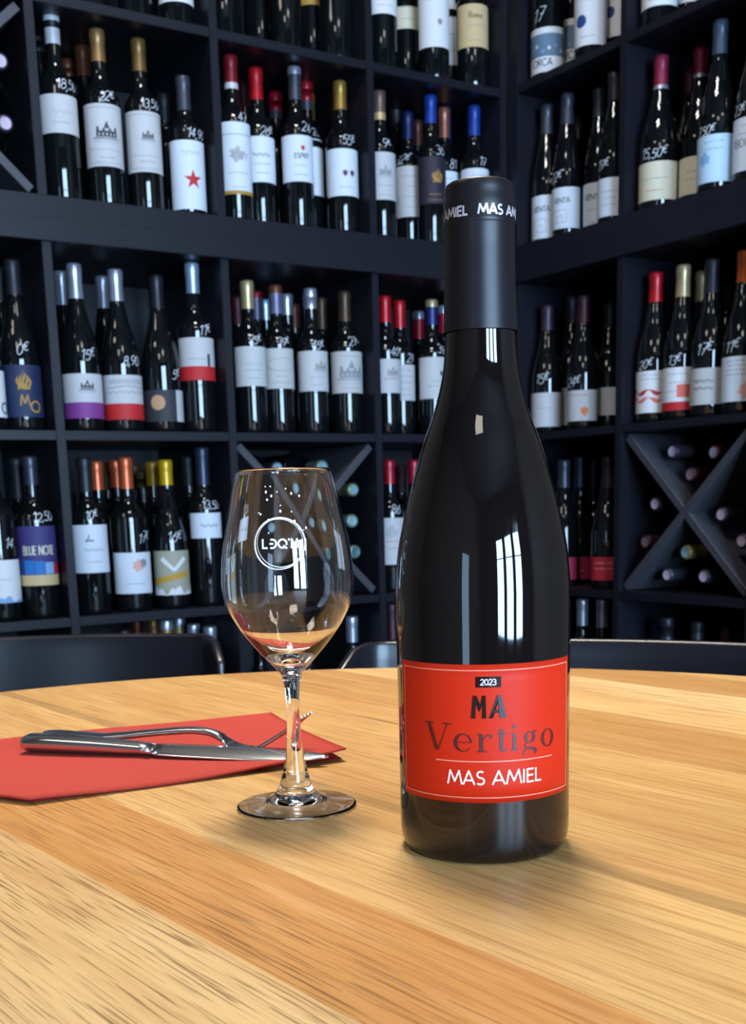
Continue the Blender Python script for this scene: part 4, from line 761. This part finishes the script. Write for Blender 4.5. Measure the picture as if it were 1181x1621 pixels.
# t
tx = xx(.095); seg((tx+.0018, VB+.0006), (tx+.0018, VB+xh*1.3), TK); seg((tx, VB+xh), (tx+.0044, VB+xh), HL*1.2)
ribbon(bm, [(tx+.0018, VB+.0008), (tx+.0025, VB), (tx+.0036, VB+.0001), (tx+.0044, VB+.0012)], [TK, .0008, HL*1.4, HL], fr, 0, maxlen=.0008)
# i
ix = xx(.245); seg((ix+.0017, VB), (ix+.0017, VB+xh), TK); seg((ix, VB), (ix+.0036, VB), HL*1.2); seg((ix+.0001, VB+xh), (ix+.0017, VB+xh), HL*1.2)
poly(bm, [(ix+.0016+.00095*cos(t*pi/6), VB+xh*1.38+.00095*sin(t*pi/6)) for t in range(12)], fr, 0)
# g
gx0, gx1 = xx(.40), xx(.545); c = (gx0+gx1)/2
ell(c, VB+xh*.68, .0021, xh*.31, 0, 360, 24)
ribbon(bm, [(c+.0015, VB+xh*.93), (c+.0026, VB+xh*1.03), (c+.0036, VB+xh*.98)], [HL, HL*1.5, .0009], fr, 0, maxlen=.0006)
ribbon(bm, [(c-.0014, VB+xh*.4), (c-.0026, VB+xh*.24), (c-.0019, VB+xh*.08), (c+.0012, VB+xh*.03), (c+.0032, VB-xh*.1), (c+.0030, VB-xh*.32)], [HL, HL*1.3, .0010, TK*.9, TK*.9, HL], fr, 0, maxlen=.0006)
ribbon(bm, [(c-.0018, VB+xh*.02), (c-.0034, VB-xh*.16), (c-.0030, VB-xh*.34)], [HL, HL*1.6, .0009], fr, 0, maxlen=.0006)
# o
ox0, ox1 = xx(.645), xx(.80); ell((ox0+ox1)/2, VB+xh/2, (ox1-ox0)/2, xh/2, 0, 360, 28)
from_bm('wine_name', bm, DKRED, hl)
bm = bmesh.new()
patch(bm, -.0056, .0056, .0826, .0874, fr, 0); GLOSS = mat('black_raised_foil', '190A10', .18, .2, .6)
from_bm('vintage_box', bm, GLOSS, hl)
bm = bmesh.new(); fr2 = onround(lambda z: .0406, PH0, .00055); write(bm, '2023', -.0034, .0837, .0026, .0005, fr2, 0); from_bm('vintage_year', bm, mat('pale_grey_ink', 'C8BCC0', .5), hl)
bm = bmesh.new(); mz0, mz1 = .0688, .0790; mh = mz1-mz0
fr3 = onround(lambda z: .0406, PH0, .0006)
def quadp(pts): f = bm.faces.new([bm.verts.new(fr3(*p)) for p in pts])
x = -.0074
quadp([(x-.0002, mz0), (x+.0017, mz0), (x+.0021, mz1), (x+.0007, mz1)]); quadp([(x+.0007, mz1), (x+.0023, mz1), (x+.0043, mz0+mh*.50), (x+.0034, mz0+mh*.28)])
quadp([(x+.0034, mz0+mh*.28), (x+.0043, mz0+mh*.50), (x+.0064, mz1), (x+.0047, mz1)]); quadp([(x+.0046, mz0), (x+.0064, mz0), (x+.0062, mz1), (x+.0048, mz1)])
x = .0004
quadp([(x-.0002, mz0), (x+.0016, mz0), (x+.0047, mz1), (x+.0035, mz1)]); quadp([(x+.0046, mz0), (x+.0076, mz0), (x+.0052, mz1), (x+.0036, mz1)]); quadp([(x+.0012, mz0+mh*.24), (x+.0052, mz0+mh*.24), (x+.0050, mz0+mh*.36), (x+.0017, mz0+mh*.36)])
from_bm('raised_monogram', bm, GLOSS, hl)

# ------------------------------------------------------------------ wine glass
GX_, GY_ = -.04309, .62673
thg = math.atan2(-GX_, GY_)
wg = thing('wine_glass', 'clear stemmed tasting glass with a white ring logo, left of the red label bottle', 'glass', (GX_, GY_, TZ+.0003), math.atan2(-GX_, GY_))
GP = [(.0060, .0235), (.0045, .0325), (.0037, .0466), (.0037, .0609), (.0050, .0713), (.0072, .0757), (.0128, .0818), (.0190, .0888), (.0251, .0966), (.0298, .1040), (.0334, .1115), (.0351, .1202), (.0349, .1289), (.0337, .1411), (.0304, .1569), (.0273, .1716), (.0246, .1812)]
outer = smoothprof([(0, .0042), (.006, .0038), (.0120, .0028), (.0200, .0013), (.0280, .0003), (.0318, 0)], 3)+[(.0324, .0002), (.0329, .0006), (.0330, .0011), (.0327, .0015)]+smoothprof([(.0318, .0018), (.0290, .0021), (.0255, .0026), (.0200, .0036), (.0150, .0051), (.0108, .0090), (.0082, .0150)]+GP, 4)
th_ = .00125
inner = [(r-th_*(1 if i > 2 else .9), z) for i, (r, z) in enumerate([(.0251, .0966), (.0298, .1040), (.0334, .1115), (.0351, .1202), (.0349, .1289), (.0337, .1411), (.0304, .1569), (.0273, .1716), (.0246, .1812)])]
innerp = smoothprof([(.0004, .0812), (.0060, .0822), (.0118, .0856), (.0178, .0903)]+inner, 4)
outp = outer+[(.0240, .1818)]+list(reversed(innerp))
outp[-1] = (0, .0812)
GM = bpy.data.materials.new('clear_glass'); GM.use_nodes = True; nt = GM.node_tree; b = nt.nodes['Principled BSDF']
b.inputs['Base Color'].default_value = (.99, .99, .985, 1); b.inputs['Roughness'].default_value = 0; b.inputs['IOR'].default_value = 1.5; b.inputs['Transmission Weight'].default_value = 1
bm = lathe(outp, 96); bmesh.ops.recalc_face_normals(bm, faces=bm.faces)
gb = from_bm('glass_body', bm, GM, wg, True); gb.cycles.is_caustics_caster = True
orf = radius_fn(outer[22:])
FROST = mat('white_frosted_print', 'E4E0DC', .7)
fg = onround(orf, -.10, .0002); bm = bmesh.new()
LR = .0128; LZ = .1444
for q, (ox, oz, rr, w0) in enumerate(((0, 0, LR, .0006), (.0006, .0005, LR*.955, .0004), (-.0006, -.0003, LR*.975, .0004))):
    n = 48; ribbon(bm, [(ox+rr*cos(2*pi*i/n), LZ+oz+rr*.99*sin(2*pi*i/n)) for i in range(n+1)], [w0*(1+.5*sin(2*pi*i/n+q*2)) for i in range(n+1)], fg, 0)
h = .0049; zb = LZ-h/2
def st(pts, w=.00095): ribbon(bm, [(x0+p[0]*h, zb+p[1]*h) for p in pts], w, fg, 0, maxlen=.001)
x0 = -.0090; st([(.08, 1), (.08, .08), (.6, .08)])
x0 = -.0052; st([(.12, .92), (.3, .92)]+arc(.32, .5, .4, .42, 90, -90, 10)+[(.1, .08)]); st([(.02, .5), (.42, .5)])
x0 = -.0008; st(arc(.46, .5, .42, .42, 90, 300, 14)); st(arc(.46, .5, .42, .42, 90, -20, 8)); st([(.55, .3), (.92, .0)])
x0 = .0044; st([(.0, 1), (.12, .8)]); st([(.32, 0), (.34, .95), (.62, .4), (.9, .95), (.92, 0)], .00085)
from_bm('printed_logo', bm, FROST, wg)
bm = bmesh.new()
for q in range(22):
    a = random.uniform(-.55, .35); z = random.uniform(.155, .175) if q < 17 else random.uniform(.148, .156); r = orf(z)
    mm = Matrix.Translation((r*sin(a), -r*cos(a), z)) @ Matrix.Rotation(a, 4, 'Z') @ Matrix.Diagonal((1, .5, random.uniform(1, 1.6), 1))
    bmesh.ops.create_icosphere(bm, subdivisions=2, radius=random.uniform(.0003, .0006), matrix=mm)
dr = from_bm('water_droplets', bm, mat('water_drop', 'FFFFFF', .02, 0, .9), wg, True); dr['kind'] = 'stuff'

# ------------------------------------------------------------------ napkin
NAPM = mat('red_paper_napkin', 'AE4037', .85, 0, .2, noise=.06, nscale=500, bump=.25)
bm = bmesh.new()
# outline corners in plan: back, right tip, front left bend, left front, left back
A_, B_, C_, C2, D_ = Vector((-.0801, .9157)), Vector((-.0175, .7400)), Vector((-.1966, .6445)), Vector((-.262, .682)), Vector((-.335, .808))
def lerp(a, b, t): return a+(b-a)*t
nu, nv = 40, 24
def nap(i, j):
    s = i/nu; t = j/nv                                      # s from the left edge to the right edge, t from front to back
    left = lerp(C2, D_, t); right = lerp(B_, A_, t)
    if s < .27:
        mid = lerp(C_, lerp(D_, A_, .27), t); p = lerp(left, mid, s/.27)
    else:
        mid = lerp(C_, lerp(D_, A_, .27), t); p = lerp(mid, right, (s-.27)/.73)
    z = .0016
    z += .0058*max(0, s-.55)**2/.2*max(0, 1-t*1.3)**1.2           # right tip curls up
    z += .0016*math.exp(-((s-.27)/.16)**2)*max(0, 1-t*3)          # front bend lifts slightly
    z += .0004*sin(s*9+t*4)
    return p, z
rows = {}
for lay, dz, inset in ((0, .0011, 0), (1, 0, 0), (2, -.0009, .006)):
    for i in range(nu+1):
        for j in range(nv+1):
            p, z = nap(i, j)
            c0 = Vector((-.16, .77)); q = p if not inset else c0+(p-c0)*(1-inset*3)
            zz = z+dz if lay < 2 else max(.0004, min(z-.0010, .0016))
            rows[lay, i, j] = bm.verts.new((q.x, q.y, TZ+zz))
for lay in (0, 1, 2):
    for i in range(nu):
        for j in range(nv):
            bm.faces.new([rows[lay, a, b] for a, b in ((i, j), (i+1, j), (i+1, j+1), (i, j+1))])
rim = [(i, 0) for i in range(nu)]+[(nu, j) for j in range(nv)]+[(nu-i, nv) for i in range(nu)]+[(0, nv-j) for j in range(nv)]
for k in range(len(rim)):
    a, b = rim[k], rim[(k+1) % len(rim)]; bm.faces.new([rows[0, a[0], a[1]], rows[0, b[0], b[1]], rows[1, b[0], b[1]], rows[1, a[0], a[1]]])
tag(from_bm('paper_napkin', bm, NAPM, smooth=True), 'red folded paper napkin lying flat on the table under the cutlery', 'napkin')

# ------------------------------------------------------------------ cutlery
STEEL = mat('polished_steel', 'C4C5CA', .22, 1, .5)
def loft(name, stations, parent, closed_ends=True, seg=20, sub=0):
    """stations: (centre xyz, side vector, up vector, half width, half thickness, exponent)"""
    bm = bmesh.new(); rs = []
    for c, sd, u_, hw, ht, ex in stations:
        ring = []
        for i in range(seg):
            a = 2*pi*i/seg; ca, sa = cos(a), sin(a)
            x = hw*math.copysign(abs(ca)**(2/ex), ca); z = ht*math.copysign(abs(sa)**(2/ex), sa)
            ring.append(bm.verts.new(Vector(c)+sd*x+u_*z))
        rs.append(ring)
    for A, B in zip(rs, rs[1:]):
        for i in range(seg): bm.faces.new((A[i], A[(i+1) % seg], B[(i+1) % seg], B[i]))
    bm.faces.new(rs[0][::-1]); bm.faces.new(rs[-1]); bmesh.ops.recalc_face_normals(bm, faces=bm.faces)
    return from_bm(name, bm, STEEL, parent, True)
K0 = Vector((-.2388, .7880, 0)); K1 = Vector((-.0298, .7231, 0)); kd = (K1-K0).normalized(); kn = Vector((-kd.y, kd.x, 0)); kL = (K1-K0).length
NZ = TZ+.0034
kn_t = thing('table_knife', 'stainless steel table knife lying across the red napkin in front of the fork', 'knife', (0, 0, 0))
def kst(t, hw, ht, z, ex=2.4, off=0): return (K0+kd*(kL*t)+kn*off+Vector((0, 0, NZ+z)), kn, Vector((0, 0, 1)), hw, ht, ex)
loft('handle', [kst(0, .004, .0025, .0058), kst(.006, .0080, .0048, .0058), kst(.02, .0098, .0058, .0060), kst(.1, .0102, .0060, .0062), kst(.25, .0090, .0054, .0056), kst(.36, .0078, .0046, .0048), kst(.41, .0072, .0042, .0046), kst(.45, .0088, .0030, .0042)], kn_t)
bst = []
for t, w0, w1 in ((.445, -.0070, .0070), (.48, -.0088, .0074), (.56, -.0092, .0076), (.7, -.0094, .0078), (.82, -.0088, .0078), (.90, -.0064, .0076), (.95, -.0036, .0068), (.985, .0006, .0056), (1.0, .0030, .0044)):
    q = kst(t, (w1-w0)/2, .0014 if t < .9 else .0009, .0052-.0022*t, 2.2, (w0+w1)/2); tl = .30; bst.append((q[0], (kn*cos(tl)+Vector((0, 0, sin(tl)))), (Vector((0, 0, cos(tl)))-kn*sin(tl)), q[3], q[4], q[5]))
loft('blade', bst, kn_t)
fk = thing('table_fork', 'stainless steel fork lying behind the knife on the red napkin with raised tines', 'fork', (0, 0, 0))
FP = [(-.2307, .8103, -.1521), (-.2219, .8073, -.1522), (-.2074, .8024, -.1525), (-.1789, .7927, -.1523), (-.1508, .7833, -.149), (-.1234, .774, -.1462), (-.1079, .7688, -.1473), (-.0993, .7658, -.1513), (-.0929, .7637, -.1558), (-.0865, .7615, -.1578), (-.0778, .7586, -.1570), (-.0667, .7549, -.1508), (-.0558, .7512, -.1436), (-.0419, .7465, -.1327)]
FP = [Vector((x, y, z+ZC)) for x, y, z in FP]
fine = []
for i in range(len(FP)-1):
    p0, p1, p2, p3 = FP[max(0, i-1)], FP[i], FP[i+1], FP[min(len(FP)-1, i+2)]
    for k in range(4):
        t = k/4; fine.append(.5*((2*p1)+(-p0+p2)*t+(2*p0-5*p1+4*p2-p3)*t*t+(-p0+3*p1-3*p2+p3)*t**3))
fine.append(FP[-1]); nf = len(fine)
fd_ = (FP[-1]-FP[0]); fd_.z = 0; fd_.normalize(); fs = Vector((-fd_.y, fd_.x, 0))
def fst(i, hw, ht, ex=2.4, off=0):
    a, b = fine[max(0, i-1)], fine[min(nf-1, i+1)]; tg = (b-a).normalized(); u_ = tg.cross(fs)*-1; u_.normalize()
    return (fine[i]+fs*off, fs, u_, hw, ht, ex)
HW = {0: .003, 1: .0075, 3: .0095, 8: .0095, 12: .0078, 16: .0058, 20: .0046, 24: .0042, 28: .0052, 31: .0085, 34: .0118, 38: .0128, 42: .0128}
def hwf(i):
    ks = sorted(HW)
    for a, b in zip(ks, ks[1:]):
        if a <= i <= b: return HW[a]+(HW[b]-HW[a])*(i-a)/(b-a)
    return HW[ks[-1]]
loft('handle', [fst(i, hwf(i), .0016 if i < 12 else .0025 if i < 28 else .0014) for i in range(0, 31)], fk)
loft('fork_head', [fst(i, hwf(i), .0013 if i < 33 else .0010) for i in range(30, 42)], fk)
for q in (-1.5, -.5, .5, 1.5):
    loft('tine', [fst(i, .0019-.0010*max(0, i-46)/6, .0011-.0005*max(0, i-46)/6, 2.2, q*(.0063-.0006*max(0, i-44)/8)) for i in range(41, nf)], fk, seg=12)

# ------------------------------------------------------------------ chairs
CHM = mat('black_lacquered_plywood', '101018', .30, 0, .55)
CHLEG = mat('black_steel_tube', '15151A', .3, .7)
def make_chair(label, x, y, yaw, top, wid=.45, hgt=.20, corner=.028):
    t = thing('dining_chair', label, 'chair', (x, y, 0), yaw, 'black chairs beyond the table')
    # local frame: backrest along X, sitter faces -Y
    bm = bmesh.new(); n = 44; mrows = 8; hw = wid/2; thk = .011; pts = {}
    def cur(s):                                             # plan curve of the back with ends wrapping forward
        a = abs(s); yb = -.055*a**2-.05*max(0, (a-.85)/.15)**2; return Vector((s*hw*(1-.012*max(0, (a-.9)/.1)**2), yb, 0))
    for i in range(n+1):
        s = -1+2*i/n; p = cur(s); d = (cur(min(1, s+.02))-cur(max(-1, s-.02))).normalized(); nr_ = Vector((-d.y, d.x, 0))
        e = max(0, abs(s)*hw-(hw-corner))/corner; drop = corner*(1-math.sqrt(max(0, 1-e*e))) if e > 0 else 0
        for j in range(mrows+1):
            zt, zb = top-drop, top-hgt+drop; z = zb+(zt-zb)*j/mrows
            for sd in (0, 1):
                pts[i, j, sd] = bm.verts.new((p.x+nr_.x*thk*(sd-.5), p.y+nr_.y*thk*(sd-.5)+.02*(z-top+hgt)/hgt, z))
    for i in range(n):
        for j in range(mrows):
            bm.faces.new([pts[a, b, 0] for a, b in ((i, j), (i+1, j), (i+1, j+1), (i, j+1))]); bm.faces.new([pts[a, b, 1] for a, b in ((i, j), (i, j+1), (i+1, j+1), (i+1, j))])
    for i in range(n):
        for j in (0, mrows): bm.faces.new((pts[i, j, 0], pts[i+1, j, 0], pts[i+1, j, 1], pts[i, j, 1]))
    for j in range(mrows):
        for i in (0, n): bm.faces.new((pts[i, j, 0], pts[i, j+1, 0], pts[i, j+1, 1], pts[i, j, 1]))
    bmesh.ops.recalc_face_normals(bm, faces=bm.faces)
    o = from_bm('backrest', bm, CHM, t, True); md = o.modifiers.new('edge', 'BEVEL'); md.width = .004; md.segments = 3; md.limit_method = 'ANGLE'
    bm = bmesh.new(); box(bm, (0, -.24, .452), (.42, .40, .022)); bevel(bm, .009, 3); from_bm('seat', bm, CHM, t, True)
    def tube(name, pts_, r=.011):
        bm = bmesh.new(); prev = None
        for k, p in enumerate(pts_):
            p = Vector(p); a = Vector(pts_[max(0, k-1)]); b = Vector(pts_[min(len(pts_)-1, k+1)]); d = (b-a).normalized(); q = d.to_track_quat('Z', 'Y')
            ring = [bm.verts.new(p+q @ Vector((r*cos(i*pi/6), r*sin(i*pi/6), 0))) for i in range(12)]
            if prev: [bm.faces.new((prev[i], prev[(i+1) % 12], ring[(i+1) % 12], ring[i])) for i in range(12)]
            prev = ring
            if k in (0, len(pts_)-1): bm.faces.new(ring)
        bmesh.ops.recalc_face_normals(bm, faces=bm.faces); from_bm(name, bm, CHLEG, t, True)
    for sx_ in (-1, 1):
        tube('leg', [(sx_*.17, -.40, .440), (sx_*.19, -.42, 0)]); tube('leg', [(sx_*.17, -.06, .440), (sx_*.19, -.02, 0)])
        tube('back_post', [(sx_*.15, -.07, .445), (sx_*.15, -.005, .50), (sx_*.15, .002, .56), (sx_*.15, .012, top-.12)], .009)
    tube('stretcher', [(-.178, -.41, .25), (.178, -.41, .25)], .008)
    return t
make_chair('black chair with a glossy curved back behind the napkin, cut by the left edge', .0-.412, 1.515, math.radians(3), .755)
make_chair('black chair with a glossy curved back beyond the table, half behind the large bottle', .236, 1.39, math.radians(-16), .747, .53)
